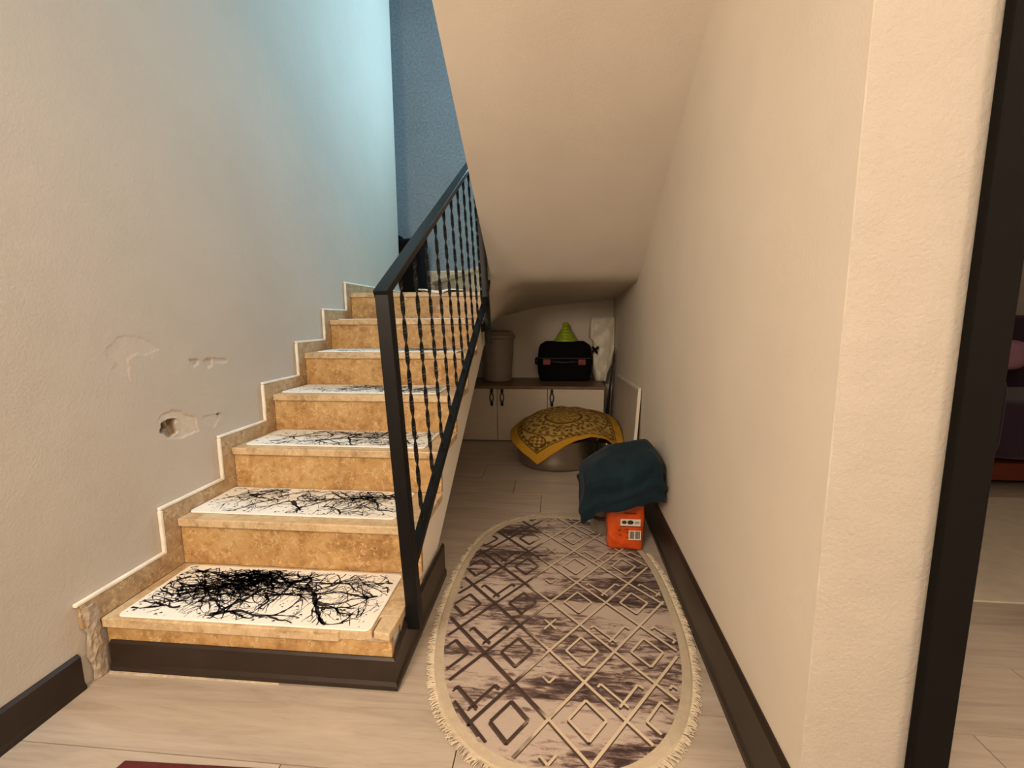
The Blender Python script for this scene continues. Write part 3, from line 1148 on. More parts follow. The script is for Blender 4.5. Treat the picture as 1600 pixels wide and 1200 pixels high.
def rounded_block(c, half, p, nu=28, nv=14, nz_amp=0.0, seed=0, ns=6.0, flat=True):
    rings = []
    for k in range(nv + 1):
        ph = -math.pi / 2 + math.pi * k / nv
        cz, sz = math.cos(ph), math.sin(ph)
        rr = abs(cz) ** (2 / p)
        zz = math.copysign(abs(sz) ** (2 / p), sz)
        ring = []
        for i in range(nu):
            t = 2 * math.pi * i / nu
            ct, st = math.cos(t), math.sin(t)
            x = math.copysign(abs(ct) ** (2 / p), ct) * rr
            y = math.copysign(abs(st) ** (2 / p), st) * rr
            q = Vector((c[0] + x * half[0], c[1] + y * half[1], c[2] + zz * half[2]))
            if nz_amp:
                w = noise.noise_vector((q.x * ns + seed, q.y * ns, q.z * ns)) * nz_amp
                if flat and k <= 1:
                    w.z = 0
                q += w
                if flat:
                    q.z = max(q.z, c[2] - half[2])
            ring.append(tuple(q))
        rings.append(ring)
    return rings


b.loft(rounded_block((-1.325, 4.17, ZL + 0.262), (0.150, 0.12, 0.258), 9, nz_amp=0.02, seed=3))
b.build('bag_body', M['black_cloth'], bag, smooth=True)
b = MB()
b.loft(rounded_block((-1.42, 4.15, ZL + 0.535), (0.05, 0.06, 0.03), 3, nz_amp=0.012, seed=8, ns=20, flat=False))
b.build('bag_top', M['black_cloth'], bag, smooth=True)

# ------------------------------------------------------------------ oval rug
RC = (0.022, 1.625)
RA, RB, RP = 0.448, 0.742, 2.5
rug = thing('oval_rug', 'oval taupe rug with carved diamond lines and cream fringe', 'rug', (RC[0], RC[1], 0))


def rug_pt(t, inset):
    ct, st = math.cos(t), math.sin(t)
    x = RC[0] + (RA - inset) * math.copysign(abs(ct) ** (2 / RP), ct)
    y = RC[1] + (RB - inset) * math.copysign(abs(st) ** (2 / RP), st)
    return x, y


def rug_in(q, inset):
    return abs((q[0] - RC[0]) / (RA - inset)) ** RP + abs((q[1] - RC[1]) / (RB - inset)) ** RP < 1


FR = 0.026
INNER = FR + 0.030
NT = 160


def rug_loop(inset):                          # evenly spaced along the edge
    raw = [rug_pt(2 * math.pi * k / 4000, inset) for k in range(4001)]
    d = [0.0]
    for a, c in zip(raw[:-1], raw[1:]):
        d.append(d[-1] + math.hypot(c[0] - a[0], c[1] - a[1]))
    xs_ = np.interp(np.linspace(0, d[-1], NT + 1)[:-1], d, [p[0] for p in raw])
    ys_ = np.interp(np.linspace(0, d[-1], NT + 1)[:-1], d, [p[1] for p in raw])
    return list(zip(xs_, ys_))


inner, outer = rug_loop(INNER), rug_loop(FR)
b = MB()
b.prism_z(inner, 0.0008, 0.009)
b.build('pile', M['rug'], rug)
b = MB()
b.loft([[(x, y, z) for x, y in L] for L, z in ((inner, 0.0008), (outer, 0.0008), (outer, 0.006), (rug_loop(FR + 0.006), 0.0085), (inner, 0.0085), (inner, 0.0008))], cap=False)
b.build('border', M['border'], rug)
lines, shade_ribbons = MB(), MB()
clipr = lambda q: rug_in(q, INNER + 0.003)


def rug_map(x, y):
    sh = 0.13 if x < 0 else 0.06
    return x, y + sh * (x + 0.01)


_cnt = [0]


def rline(p, q, w=0.0085, sub=1.0):
    n = max(2, int(math.hypot(q[0] - p[0], q[1] - p[1]) / 0.008))
    pts = [rug_map(p[0] + (q[0] - p[0]) * i / n, p[1] + (q[1] - p[1]) * i / n) for i in range(n + 1)]
    _cnt[0] += 1
    ribbon(lines, pts, [w] * (n + 1), 0.0105 + 6e-6 * (_cnt[0] % 60), clipr)
    ribbon(shade_ribbons, [(x - 0.0018, y - 0.0070) for x, y in pts], [w * 0.95] * (n + 1), 0.0097, clipr)


LX, LY = -0.010, 1.330
DX, DY = 0.102, 0.127
for k in range(-14, 15):
    if k % 2 == 0:
        # two families of diagonals through the lattice nodes
        for s in (1, -1):
            cx = LX + k * DX
            rline((cx - 8 * DX, LY - 8 * s * DY), (cx + 8 * DX, LY + 8 * s * DY))
for j in range(-4, 5):
    for m in range(-8, 9):
        cx, cy = LX + DX + 2 * DX * j, LY + 2 * DY * m
        hx, hy = 0.050, 0.063
        P4 = [(cx, cy + hy), (cx + hx, cy), (cx, cy - hy), (cx - hx, cy)]
        for a, c in zip(P4, P4[1:] + P4[:1]):
            rline(a, c, 0.0075)
        cx, cy = LX + 2 * DX * j, LY + DY + 2 * DY * m
        if j == 0:
            if m % 2 == 0:
                rline((cx - 0.020, cy - 0.026), (cx + 0.020, cy + 0.026), 0.0068)
                rline((cx - 0.020, cy + 0.026), (cx + 0.020, cy - 0.026), 0.0068)
            else:
                rline((cx - 0.020, cy + 0.020), (cx, cy - 0.006), 0.0068)
                rline((cx + 0.020, cy + 0.020), (cx, cy - 0.006), 0.0068)
        else:
            rline((cx - 0.056, cy - 0.005), (cx + 0.012, cy - 0.085), 0.0072)
            rline((cx + 0.050, cy - 0.005), (cx - 0.012, cy - 0.085), 0.0072)
            rline((cx - 0.056, cy - 0.005), (cx - 0.066, cy - 0.017), 0.0072)
            rline((cx + 0.050, cy - 0.005), (cx + 0.064, cy - 0.019), 0.0072)
lines.build('carved_line', M['rug_line'], rug, recalc=False)
shade_ribbons.build('line_shade', M['rug_line_shade'], rug, recalc=False)
# fringe: many short tufts
b = MB()
rng = random.Random(5)
loop0 = rug_loop(FR + 0.001)
for k in range(NT):
    (xa_, ya_), (xb_, yb_) = loop0[k], loop0[(k + 1) % NT]
    dx, dy = xb_ - xa_, yb_ - ya_
    L = math.hypot(dx, dy)
    tx, tyv = dx / L, dy / L
    nx, ny_ = tyv, -tx
    for s in range(8):
        u = (s + rng.uniform(0.1, 0.9)) / 8
        px, py = xa_ + dx * u, ya_ + dy * u
        if px > 0.20 and 1.98 < py < 2.2 and px < 0.42:
            continue
        ln = rng.uniform(0.016, 0.027)
        sk = rng.gauss(0, 0.38)
        w = rng.uniform(0.0010, 0.0024)
        pts = []
        for q in range(4):
            f_ = q / 3
            off = ln * f_
            side = sk * ln * f_ * f_
            z = 0.0055 + 0.003 * math.sin(f_ * 2.6) * rng.uniform(0.4, 1.6) - 0.0038 * f_
            pts.append((px + nx * off + tx * side, py + ny_ * off + tyv * side, z))
        V = []
        for q, (x, y, z) in enumerate(pts):
            ww = w * (1 - 0.25 * q / 3)
            V += [(x - tx * ww, y - tyv * ww, z), (x, y, z + 0.002), (x + tx * ww, y + tyv * ww, z)]
        F = []
        for q in range(3):
            F += [(3 * q, 3 * q + 1, 3 * q + 4, 3 * q + 3), (3 * q + 1, 3 * q + 2, 3 * q + 5, 3 * q + 4)]
        b.add(V, F)
o = b.build('fringe', M['fringe'], rug, recalc=False)
o['kind'] = 'stuff'

# dark red rug at the bottom edge
b = MB()
b.prism_z([(-1.16, 0.1), (-0.40, 0.13), (-0.425, 0.893), (-1.022, 0.874)], 0.0005, 0.009)
tag(b.build('red_rug', M['red_rug'], bevel=0.003), 'dark red rug edge on the planks before the lowest step', 'rug')

# ------------------------------------------------------------------ low cabinet under the stairs
cab = thing('low_cabinet', 'low cream cabinet with brown top under the stairs', 'cabinet', (-0.28, 4.1, 0))
CY, CZ = 3.835, 0.487
CX0, CX1 = -0.935, 0.410
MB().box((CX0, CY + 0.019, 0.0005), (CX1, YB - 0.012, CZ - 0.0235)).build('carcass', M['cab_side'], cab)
MB().box((CX0 - 0.004, CY - 0.012, CZ - 0.023), (CX1 + 0.006, YB - 0.012, CZ)).build('top_board', M['cab_top'], cab, bevel=0.002)


def cab_handle(x, z, parent):
    bb = MB()
    y = CY - 0.012
    for s in (-1, 1):
        for (z0, z1, w0, w1) in ((0.038, 0.052, 0.006, 0.013), (0.052, 0.072, 0.013, 0.009)):
            bb.hexa([(x - w0, y - 0.006, z + s * z0), (x + w0, y - 0.006, z + s * z0), (x + w0, y + 0.0115, z + s * z0), (x - w0, y + 0.0115, z + s * z0)],
                    [(x - w1, y - 0.006, z + s * z1), (x + w1, y - 0.006, z + s * z1), (x + w1, y + 0.0115, z + s * z1), (x - w1, y + 0.0115, z + s * z1)])
        pts = [(x + s * 0.015 * math.sin(math.pi * (t / 10)) ** 0.8, y - 0.010 * math.sin(math.pi * t / 10), z - 0.044 + 0.088 * t / 10) for t in range(11)]
        bb.tube(pts, [0.0065 - 0.0022 * math.sin(math.pi * t / 10) for t in range(11)], 6)
    bb.build('handle', M['handle'], parent, smooth=False)


for x0, x1, hx in ((-0.933, -0.492, -0.535), (-0.486, -0.066, -0.447), (-0.060, 0.407, -0.026)):
    d = MB()
    d.box((x0, CY, 0.012), (x1, CY + 0.0185, CZ - 0.026))
    do = d.build('door', M['cab'], cab, bevel=0.0015)
    cab_handle(hx, 0.388, do)

# things on the cabinet
bin_ = thing('waste_bin', 'round grey plastic bin with lid on the cabinet, behind the railing', 'bin', (-0.525, 4.18, CZ))
c = (-0.525, 4.18, CZ)
MB().lathe([(0.0, 0.001), (0.120, 0.001), (0.126, 0.008), (0.147, 0.385), (0.147, 0.388), (0.0, 0.389)], c, 40).build('bin_body', M['bin'], bin_, smooth=False, bevel=0.002)
MB().lathe([(0.0, 0.3895), (0.160, 0.3895), (0.163, 0.395), (0.163, 0.412), (0.156, 0.420), (0.150, 0.424), (0.140, 0.446), (0.10, 0.458), (0.0, 0.460)], c, 40).build('bin_lid', M['bin'], bin_, smooth=False)

tool = thing('tool_case', 'black soft tool case with two red latches on the cabinet', 'case', (0.085, 4.25, CZ))
b = MB()
# body: bulging slab with rounded upper corners
rings = []
for k in range(13):
    z = 0.001 + 0.355 * k / 12
    t = k / 12
    w = 0.232 + 0.014 * math.sin(math.pi * min(1, t * 1.1)) - (0.055 * max(0, (t - 0.86) / 0.14) ** 2) - 0.012 * max(0, 1 - t * 9)
    dep = 0.112 - 0.035 * max(0, (t - 0.8) / 0.2) ** 2
    ring = []
    for i in range(40):
        a = 2 * math.pi * i / 40
        ca_, sa_ = math.cos(a), math.sin(a)
        ring.append((0.085 + w * math.copysign(abs(ca_) ** 0.28, ca_), 4.26 + dep * math.copysign(abs(sa_) ** 0.28, sa_), CZ + z))
    rings.append(ring)
b.loft(rings)
b.build('case_body', M['black_cloth'], tool, smooth=True)
b = MB()
b.tube([(-0.05, 4.139, CZ + 0.178), (0.0, 4.130, CZ + 0.176), (0.085, 4.127, CZ + 0.172), (0.17, 4.130, CZ + 0.176), (0.215, 4.139, CZ + 0.178)], 0.013, 8)
b.build('carry_handle', M['black_plastic'], tool, smooth=True)
for x in (-0.075, 0.238):
    b = MB()
    b.box((x - 0.034, 4.122, CZ + 0.150), (x + 0.034, 4.143, CZ + 0.200))
    b.build('latch', M['red'], tool, bevel=0.004)
b = MB()
b.box((-0.155, 4.1425, CZ + 0.205), (0.325, 4.1465, CZ + 0.212))
b.build('zip_seam', M['black_plastic'], tool)
b = MB()
b.loft(rounded_block((-0.168, 4.25, CZ + 0.175), (0.020, 0.05, 0.035), 3, nu=16, nv=8, flat=False))
b.build('side_lug', M['black_plastic'], tool, smooth=True)

c = (0.093, 4.26, CZ + 0.357)
lime = thing('lime_cone', 'lime green stepped plastic cone on top of the black tool case', 'cone', c)
prof_c = [(0.0, 0.0), (0.104, 0.0)]
for k in range(5):
    r = 0.104 - 0.0165 * k
    z = 0.027 * k
    prof_c += [(r, z + 0.004), (r - 0.003, z + 0.017), (r - 0.015, z + 0.027)]
prof_c += [(0.026, 0.140), (0.032, 0.150), (0.027, 0.163), (0.010, 0.170), (0.0, 0.170)]
MB().lathe(prof_c, c, 32).build('cone_body', M['lime'], lime, smooth=False)

wb = thing('plastic_bag', 'tall white plastic bag with black tie on the cabinet end by the wall', 'bag', (0.42, 4.2, CZ))
b = MB()
rings = []
for k in range(22):
    t = k / 21
    z = CZ + 0.001 + 0.575 * t
    w = 0.062 + 0.055 * min(1, t * 2.2) - 0.012 * max(0, t - 0.85)
    if t < 0.25:
        w *= 0.80 + 0.8 * t
    cx = 0.412 + 0.018 * t
    dep = 0.075 - 0.035 * t
    ring = []
    for i in range(36):
        a = 2 * math.pi * i / 36
        ca_, sa_ = math.cos(a), math.sin(a)
        fold = 0.016 * noise.noise((ca_ * 2.5, sa_ * 2.5, t * 3.0)) + 0.013 * noise.noise((ca_ * 6, sa_ * 6, t * 9.0))
        ring.append((max(0.342 if z < CZ + 0.37 else 0.0, min(wall_right_x(4.2) - 0.006, cx + (w + fold) * math.copysign(abs(ca_) ** 0.5, ca_))), 4.24 + (dep + fold * 1.5) * math.copysign(abs(sa_) ** 0.6, sa_), z + 0.006 * noise.noise((ca_ * 3, t, 4)) * t))
    rings.append(ring)
b.loft(rings)
b.build('bag_body', M['bag_white'], wb, smooth=True)
b = MB()
for (dx, dz, s) in ((-0.03, 0.022, 1), (0.028, 0.03, -1), (-0.022, -0.03, 1), (0.018, -0.04, -1)):
    b.tube([(0.352, 4.135, CZ + 0.29), (0.352 + dx * 0.6, 4.125, CZ + 0.29 + dz * 0.5 + 0.004 * s), (0.352 + dx, 4.130, CZ + 0.29 + dz)], [0.007, 0.011, 0.003], 6)
b.build('tie', M['black_cloth'], wb, smooth=True)

dk = MB()
dk.hexa([(0.418, 4.02, 0.0005), (0.430, 4.02, 0.0005), (0.475, 4.15, 0.0005), (0.463, 4.15, 0.0005)], [(0.505, 4.02, 0.80), (0.515, 4.02, 0.80), (0.523, 4.15, 0.74), (0.512, 4.15, 0.74)])
tag(dk.build('dark_panel', M['black_plastic'], bevel=0.002), 'thin dark panel edge between the cabinet and the right wall', 'panel')

# pale board leaning on the right wall
board = thing('leaning_board', 'pale board with white edge leaning on the right wall', 'board', (0.46, 3.2, 0))


def bd(y, z, off):                      # plane of the board, leaning
    t = z / 0.655
    return wall_right_x(y) - 0.052 + 0.034 * t + off


BYN, BYF = 2.70, 3.78
b = MB()
zt_n, zt_f = 0.648, 0.600
e = 0.018
b.hexa([(bd(BYN + e, 0, 0), BYN + e, 0.0006), (bd(BYN + e, 0, 0.012), BYN + e, 0.0006), (bd(BYF, 0, 0.012), BYF, 0.0006), (bd(BYF, 0, 0), BYF, 0.0006)],
       [(bd(BYN + e, zt_n, 0), BYN + e, zt_n - e), (bd(BYN + e, zt_n, 0.012), BYN + e, zt_n - e), (bd(BYF, zt_f, 0.012), BYF, zt_f - e), (bd(BYF, zt_f, 0), BYF, zt_f - e)])
b.build('panel', M['white_board'], board)
b = MB()
b.hexa([(bd(BYN, 0, -0.004), BYN, 0.0006), (bd(BYN, 0, 0.014), BYN, 0.0006), (bd(BYN + e, 0, 0.014), BYN + e - 0.0004, 0.0006), (bd(BYN + e, 0, -0.004), BYN + e - 0.0004, 0.0006)],
       [(bd(BYN, zt_n, -0.004), BYN, zt_n), (bd(BYN, zt_n, 0.014), BYN, zt_n), (bd(BYN + e, zt_n, 0.014), BYN + e - 0.0004, zt_n), (bd(BYN + e, zt_n, -0.004), BYN + e - 0.0004, zt_n)])
b.build('edge_strip', M['board_edge'], board, bevel=0.002)
b = MB()
b.hexa([(bd(BYN + e, zt_n, -0.004), BYN + e, zt_n - e + 0.0005), (bd(BYN + e, zt_n, 0.014), BYN + e, zt_n - e + 0.0005), (bd(BYF, zt_f, 0.014), BYF, zt_f - e + 0.0005), (bd(BYF, zt_f, -0.004), BYF, zt_f - e + 0.0005)],
       [(bd(BYN + e, zt_n, -0.004), BYN + e, zt_n), (bd(BYN + e, zt_n, 0.014), BYN + e, zt_n), (bd(BYF, zt_f, 0.014), BYF, zt_f), (bd(BYF, zt_f, -0.004), BYF, zt_f)])
b.build('edge_strip', M['board_edge'], board, bevel=0.002)

# ------------------------------------------------------------------ steel basin under a printed yellow cloth
PC = (0.01, 3.315, 0.0)
pot = thing('steel_basin', 'large brushed steel basin on the floor under the yellow cloth', 'basin', PC)
MB().lathe([(0.0, 0.001), (0.225, 0.001), (0.262, 0.012), (0.278, 0.035), (0.281, 0.07), (0.282, 0.203), (0.287, 0.207), (0.287, 0.212), (0.280, 0.212), (0.276, 0.203), (0.275, 0.06), (0.20, 0.02), (0.0, 0.018)], PC, 64).build('basin_body', M['steel'], pot, smooth=True)
P2 = (0.365, 3.14, 0.0)
pot2 = thing('small_pot', 'small dark shiny pot beside the steel basin under the yellow cloth', 'pot', P2)
MB().lathe([(0.0, 0.001), (0.065, 0.001), (0.075, 0.012), (0.078, 0.20), (0.082, 0.208), (0.075, 0.214), (0.05, 0.232), (0.012, 0.238), (0.0, 0.238)], P2, 40).build('pot_body', M['steel_dark'], pot2, smooth=True)
b = MB()
b.tube([(P2[0] - 0.05, P2[1] - 0.064, 0.17), (P2[0] - 0.055, P2[1] - 0.095, 0.185), (P2[0] - 0.02, P2[1] - 0.105, 0.188), (P2[0] + 0.015, P2[1] - 0.098, 0.186), (P2[0] + 0.02, P2[1] - 0.07, 0.172)], 0.005, 8)
b.build('handle', M['steel_dark'], pot2, smooth=True)

CG = np.array([
    [(-0.115, 2.965, .085), (.03, 2.975, .185), (.18, 2.99, .262), (.33, 3.00, .262), (.455, 3.03, .165)],
    [(-0.275, 3.08, .185), (-.10, 3.07, .280), (.08, 3.10, .300), (.28, 3.10, .305), (.470, 3.12, .235)],
    [(-0.325, 3.30, .215), (-.15, 3.30, .315), (.06, 3.30, .350), (.28, 3.30, .340), (.460, 3.30, .290)],
    [(-0.295, 3.46, .245), (-.13, 3.46, .330), (.06, 3.47, .365), (.27, 3.46, .350), (.450, 3.45, .300)],
    [(-0.215, 3.61, .275), (-.10, 3.62, .330), (.06, 3.64, .355), (.26, 3.62, .340), (.425, 3.60, .300)]])


def catmull(P, t):
    n = len(P) - 1
    x = min(max(t * n, 0), n - 1e-9)
    i = int(x)
    f = x - i
    g = lambda k: P[k] if 0 <= k <= n else (2 * P[0] - P[1] if k < 0 else 2 * P[n] - P[n - 1])
    a, b_, c_, d_ = g(i - 1), g(i), g(i + 1), g(i + 2)
    return 0.5 * (2 * b_ + (c_ - a) * f + (2 * a - 5 * b_ + 4 * c_ - d_) * f * f + (3 * b_ - a - 3 * c_ + d_) * f ** 3)


NC = 190
tv = np.linspace(0, 1, NC)
cols = np.array([[catmull(CG[r], u) for u in tv] for r in range(5)])
pts = np.array([[catmull(cols[:, i], v) for i in range(NC)] for v in tv])
UU, VV = np.meshgrid(tv, tv)
for i in range(NC):
    for j in range(NC):
        p = pts[i, j]
        e_ = max(abs(tv[j] - .5), abs(tv[i] - .5)) * 2
        p[2] += 0.006 * noise.noise((p[0] * 14, p[1] * 14, 1.0)) * (0.3 + e_)
# the printed pattern
X, Yv = (UU - .5) * 2, (VV - .5) * 2
R_ = np.hypot(X, Yv)
TH = np.arctan2(Yv, X)
E_ = np.maximum(np.abs(X), np.abs(Yv))
yel, pale, brn, org = np.array([.50, .27, .025]), np.array([.45, .31, .085]), np.array([.12, .062, .012]), np.array([.55, .25, .02])
colr = np.zeros((NC, NC, 3)) + pale


def put(mask, c_):
    colr[mask] = c_


tang = 0.055 * np.sin(TH * 22) + 0.03 * np.sin(TH * 9 + R_ * 25)
put((np.sin(X * 38) * np.sin(Yv * 38) + 0.5 * np.sin(X * 21 + Yv * 31)) > 0.55, pale * 0.55)
put((R_ < 0.30), pale * 0.85)
put((R_ < 0.28) & (np.sin(TH * 7 + R_ * 40) * np.sin(R_ * 70) > 0.2), brn * 1.8)
put(np.abs(R_ - 0.30) < 0.022, brn)
put((np.abs(R_ - 0.42 - tang * 0.5) < 0.03), brn * 1.5)
put((np.abs(R_ - 0.56) < 0.055) & (np.sin(TH * 16) > 0.1) & (np.sin(TH * 48 + R_ * 60) > -0.4), brn)
put((np.abs(R_ - 0.56) < 0.03) & (np.sin(TH * 16 + 2.2) > 0.86), np.array([.10, .02, .012]))
put(np.abs(R_ - 0.76) < 0.018, brn * 1.3)
put((np.abs(R_ - 0.70) < 0.03) & (np.sin(TH * 34) > 0), brn * 1.2)
CR = np.hypot(np.abs(X) - 0.66, np.abs(Yv) - 0.66)
put(np.abs(CR - 0.13) < 0.016, brn)
put((CR < 0.11) & (np.sin(X * 60) * np.sin(Yv * 60) > 0), brn * 1.3)
put((np.abs(E_ - 0.79) < 0.025) & (np.sin(X * 50) * np.sin(Yv * 50) > -0.3), brn)
put(np.abs(E_ - 0.835) < 0.012, brn * 0.9)
put(E_ > 0.845, yel)
put(E_ > 0.985, org * 0.8)
b = MB()
b.grid([[tuple(pts[i, j]) for j in range(NC)] for i in range(NC)])
ker = b.build('printed_cloth', M['kerchief'], smooth=True, recalc=False, solid=0.003, offset=-1)
tag(ker, 'yellow kerchief cloth with brown paisley print draped over the steel basin', 'cloth')
ca = ker.data.color_attributes.new('print', 'FLOAT_COLOR', 'POINT')
ca.data.foreach_set('color', np.concatenate([colr, np.ones((NC, NC, 1))], axis=2).reshape(-1))

# ------------------------------------------------------------------ teal cloth over a grey tub and an orange food bag
TC = (0.245, 2.20, 0.0)
tub = thing('grey_tub', 'grey tub mostly hidden under the teal cloth', 'tub', (0.25, 2.19, 0))
MB().lathe([(0.0, 0.0095), (0.058, 0.0095), (0.062, 0.014), (0.074, 0.235), (0.078, 0.239), (0.0, 0.240)], (0.245, 2.205, 0.0), 36).build('tub_body', M['grey_plastic'], tub, smooth=False)
b = MB()
b.lathe([(0.0705, 0.085), (0.078, 0.086), (0.080, 0.092), (0.078, 0.098), (0.0705, 0.099)], (0.245, 2.205, 0.0), 36, cap=False)
b.build('dark_band', M['ink'], tub)

ob = thing('orange_pouch', 'orange foil food pouch with white label on the rug corner', 'pouch', (0.325, 2.05, 0.009))
b = MB()
rings = []
OW, OH = 0.086, 0.29
for k in range(25):
    t = k / 24
    z = 0.0115 + OH * t
    w = OW * (0.90 + 0.10 * min(1, t * 3.0)) * (1.0 - 0.06 * t)
    dep = 0.046 * (0.75 + 0.55 * math.sin(math.pi * min(1, 0.12 + t * 0.9)) ** 0.8)
    ring = []
    for i in range(40):
        a = 2 * math.pi * i / 40
        ca_, sa_ = math.cos(a), math.sin(a)
        xx = w * math.copysign(abs(ca_) ** 0.42, ca_)
        yy = dep * math.copysign(abs(sa_) ** 0.38, sa_)
        cr = 0.0055 * noise.noise((xx * 26, z * 26, 2.0)) + 0.003 * noise.noise((xx * 60, z * 60, 5.0))
        dl = abs(xx - 0.015) < 0.055 and 0.055 < z < 0.2
        amp = 0.25 if (sa_ < 0 and dl) else 1.0
        if sa_ < -0.2 and z < 0.075:                      # diagonal crease of the folded bottom
            cr += 0.008 * max(0, 1 - abs(z - 0.055 + (xx + 0.03) * 0.45) / 0.018)
            yy -= 0.006 * max(0, 1 - z / 0.06)
        ring.append((0.325 + xx + 0.004 * noise.noise((z * 20, i * .3, 8)), 2.055 + yy - cr * amp * (1 if sa_ < 0 else -1), z))
    rings.append(ring)
b.loft(rings)
b.build('pouch_body', M['orange'], ob, smooth=True)


def decal(x0, z0, x1, z1, y, name, mat, parent):
    bb = MB()
    bb.box((x0, y, z0), (x1, y + 0.0012, z1))
    return bb.build(name, mat, parent)


YD = 1.9935
lab = decal(0.298, 0.128, 0.386, 0.160, YD, 'label', M['label'], ob)
b = MB()
for cx, rx_, rz_ in ((0.315, 0.011, 0.008), (0.342, 0.014, 0.010)):
    b.add([(cx + rx_ * math.cos(t), YD - 0.0006, 0.145 + rz_ * math.sin(t)) for t in [2 * math.pi * k / 20 for k in range(20)]], [tuple(range(20))])
for k in range(5):
    b.box((0.362 + 0.0042 * k, YD - 0.0008, 0.138 + 0.002 * (k % 2)), (0.364 + 0.0042 * k, YD - 0.0002, 0.149 + 0.0016 * (k % 3)))
b.build('label_mark', M['ink'], lab, recalc=False)
b = MB()
b.box((0.297, YD - 0.0005, 0.1235), (0.387, YD + 0.001, 0.1278))
b.build('label_rule', M['orange_dark'], lab)
code = decal(0.336, 0.062, 0.390, 0.106, YD, 'barcode_label', M['label'], ob)
b = MB()
rng = random.Random(3)
x = 0.341
while x < 0.385:
    w = rng.choice((0.0008, 0.0013, 0.002))
    if not 0.360 < x < 0.364:
        b.box((x, YD - 0.0008, 0.068), (min(x + w, 0.386), YD - 0.0002, 0.103))
    x += w + rng.choice((0.0008, 0.0012))
b.build('barcode', M['ink'], code)
b = MB()
x = 0.315
while x < 0.365:
    w = rng.uniform(0.003, 0.006)
    b.box((x, YD - 0.0002, 0.184), (x + w, YD + 0.001, 0.1895 + rng.uniform(0, 0.002)))
    x += w + 0.0012
for k in range(9):
    xx, zz = rng.uniform(0.285, 0.33), rng.uniform(0.07, 0.112)
    b.box((xx, YD - 0.0002, zz), (xx + rng.uniform(0.006, 0.014), YD + 0.001, zz + 0.003))
b.build('small_print', M['orange_dark'], ob)['kind'] = 'stuff'

# the draped teal cloth
tc = MB()
NU, NV = 120, 46
CX_, CY_ = 0.305, 2.095
rings = []
for k in range(NV + 1):
    s = k / NV                                       # 0 crown .. 1 hem
    ring = []
    for i in range(NU):
        a = 2 * math.pi * i / NU
        ca_, sa_ = math.cos(a), math.sin(a)
        pw = 0.62
        ux, uy = math.copysign(abs(ca_) ** pw, ca_), math.copysign(abs(sa_) ** pw, sa_)
        sh = min(1.0, s / 0.42)
        rad = math.sin(sh * math.pi / 2) ** 0.85 if sh < 1 else 1.0
        below = max(0.0, (s - 0.42) / 0.58)
        ax_, ay_ = 0.186, 0.205
        fold = 0.012 * math.sin(a * 7 + 1.3) * below + 0.010 * noise.noise((ca_ * 2.2, sa_ * 2.2, 2 + s * 1.5)) + 0.007 * noise.noise((ca_ * 5, sa_ * 5, s * 7))
        fold += 0.013 * math.exp(-((below - 0.62 - 0.10 * math.sin(a * 2 + 0.4)) / 0.10) ** 2) + 0.007 * noise.noise((ca_ * 3.4 + 4, sa_ * 3.4, s * 4.5))
        x = CX_ + ux * (ax_ * rad + fold * rad)
        y = CY_ + uy * (ay_ * rad + fold * rad)
        top = 0.495 + 0.30 * (x - 0.36) - (0.9 * max(0, x - 0.42)) - 0.06 * max(0, (y - 2.1) / 0.2)
        top += 0.020 * noise.noise((x * 9, y * 9, 3.3))
        shoulder = top - 0.075 * (1 - math.cos(sh * math.pi / 2)) * (1 if sh < 1 else 1)
        # hem height varies around the cloth: low at the left front corner, high along the front
        hem = 0.250 + 0.012 * math.sin(a * 5 + 0.6)
        left = max(0.0, -ca_)
        hem -= 0.100 * max(0, math.cos(a - math.radians(212))) ** 8
        hem += 0.022 * max(0, math.cos(a - math.radians(315))) ** 3
        hem += 0.012 * noise.noise((ca_ * 6, sa_ * 6, 8.0))
        z = shoulder + (hem - shoulder) * below if below > 0 else shoulder
        x += 0.010 * below * max(0, ca_)
        xm = wall_right_x(y) - 0.006 - (0.018 if z < 0.17 else 0)
        x = min(x, xm)
        ring.append((x, y, z))
    rings.append(ring)
tc.loft(rings, cap=False)
n0 = len(tc.v)
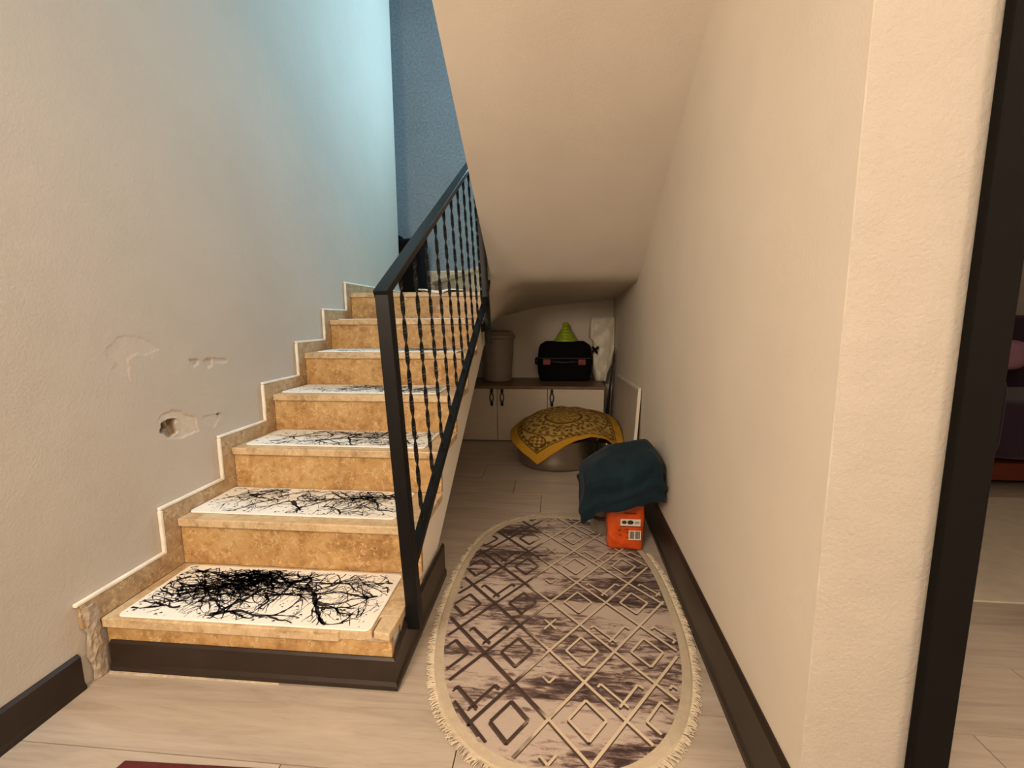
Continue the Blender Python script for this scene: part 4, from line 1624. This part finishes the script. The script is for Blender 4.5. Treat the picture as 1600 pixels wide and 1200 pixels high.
tc.v.append(tuple(np.mean(np.array(rings[0]), axis=0)))
for i in range(NU):
    tc.f.append((n0, i, (i + 1) % NU))
cl = tc.build('teal_cloth', M['teal'], smooth=True, solid=0.006, offset=-1)
tag(cl, 'dark teal cloth draped in a heap over the orange pouch by the right wall', 'cloth')

# ------------------------------------------------------------------ room behind the doorway
sofa = thing('sofa', 'dark purple sofa in the dim room behind the doorway', 'sofa', (3.2, 3.35, 0))
SX0, SX1, SY0, SY1 = 2.50, 3.85, 2.95, 3.85
MB().box((SX0, SY0, 0.06), (SX1, SY1, 0.17)).build('base', M['redwood'], sofa, bevel=0.01)
for (x, y) in ((SX0 + .05, SY0 + .05), (SX1 - .11, SY0 + .05), (SX0 + .05, SY1 - .11), (SX1 - .11, SY1 - .11)):
    MB().box((x, y, 0.0005), (x + .06, y + .06, 0.0598)).build('leg', M['redwood'], sofa)
b = MB()
b.loft(rounded_block(((SX0 + SX1) / 2, SY0 + 0.40, 0.36), ((SX1 - SX0) / 2 - 0.12, 0.42, 0.185), 8))
b.build('seat', M['purple'], sofa, smooth=True)
b = MB()
b.loft(rounded_block(((SX0 + SX1) / 2, SY1 - 0.12, 0.62), ((SX1 - SX0) / 2 - 0.02, 0.13, 0.44), 7))
b.build('backrest', M['purple'], sofa, smooth=True)
for x in (SX0 + 0.09, SX1 - 0.09):
    b = MB()
    b.loft(rounded_block((x, SY0 + 0.42, 0.45), (0.10, 0.44, 0.28), 6))
    b.build('armrest', M['purple'], sofa, smooth=True)
b = MB()
b.loft(rounded_block((2.66, 3.10, 0.82), (0.16, 0.12, 0.09), 4, nz_amp=0.008, seed=2, flat=False))
tag(b.build('cushion', M['mauve'], smooth=True), 'mauve cushion lying on the sofa arm in the dim room', 'cushion')
b = MB()
b.prism_z([(1.05, 1.73), (3.4, 1.73), (3.4, 2.84), (1.05, 2.76)], 0.0005, 0.008)
tag(b.build('room_rug', M['cream_rug'], bevel=0.002), 'pale rug on the floor of the room behind the doorway', 'rug')
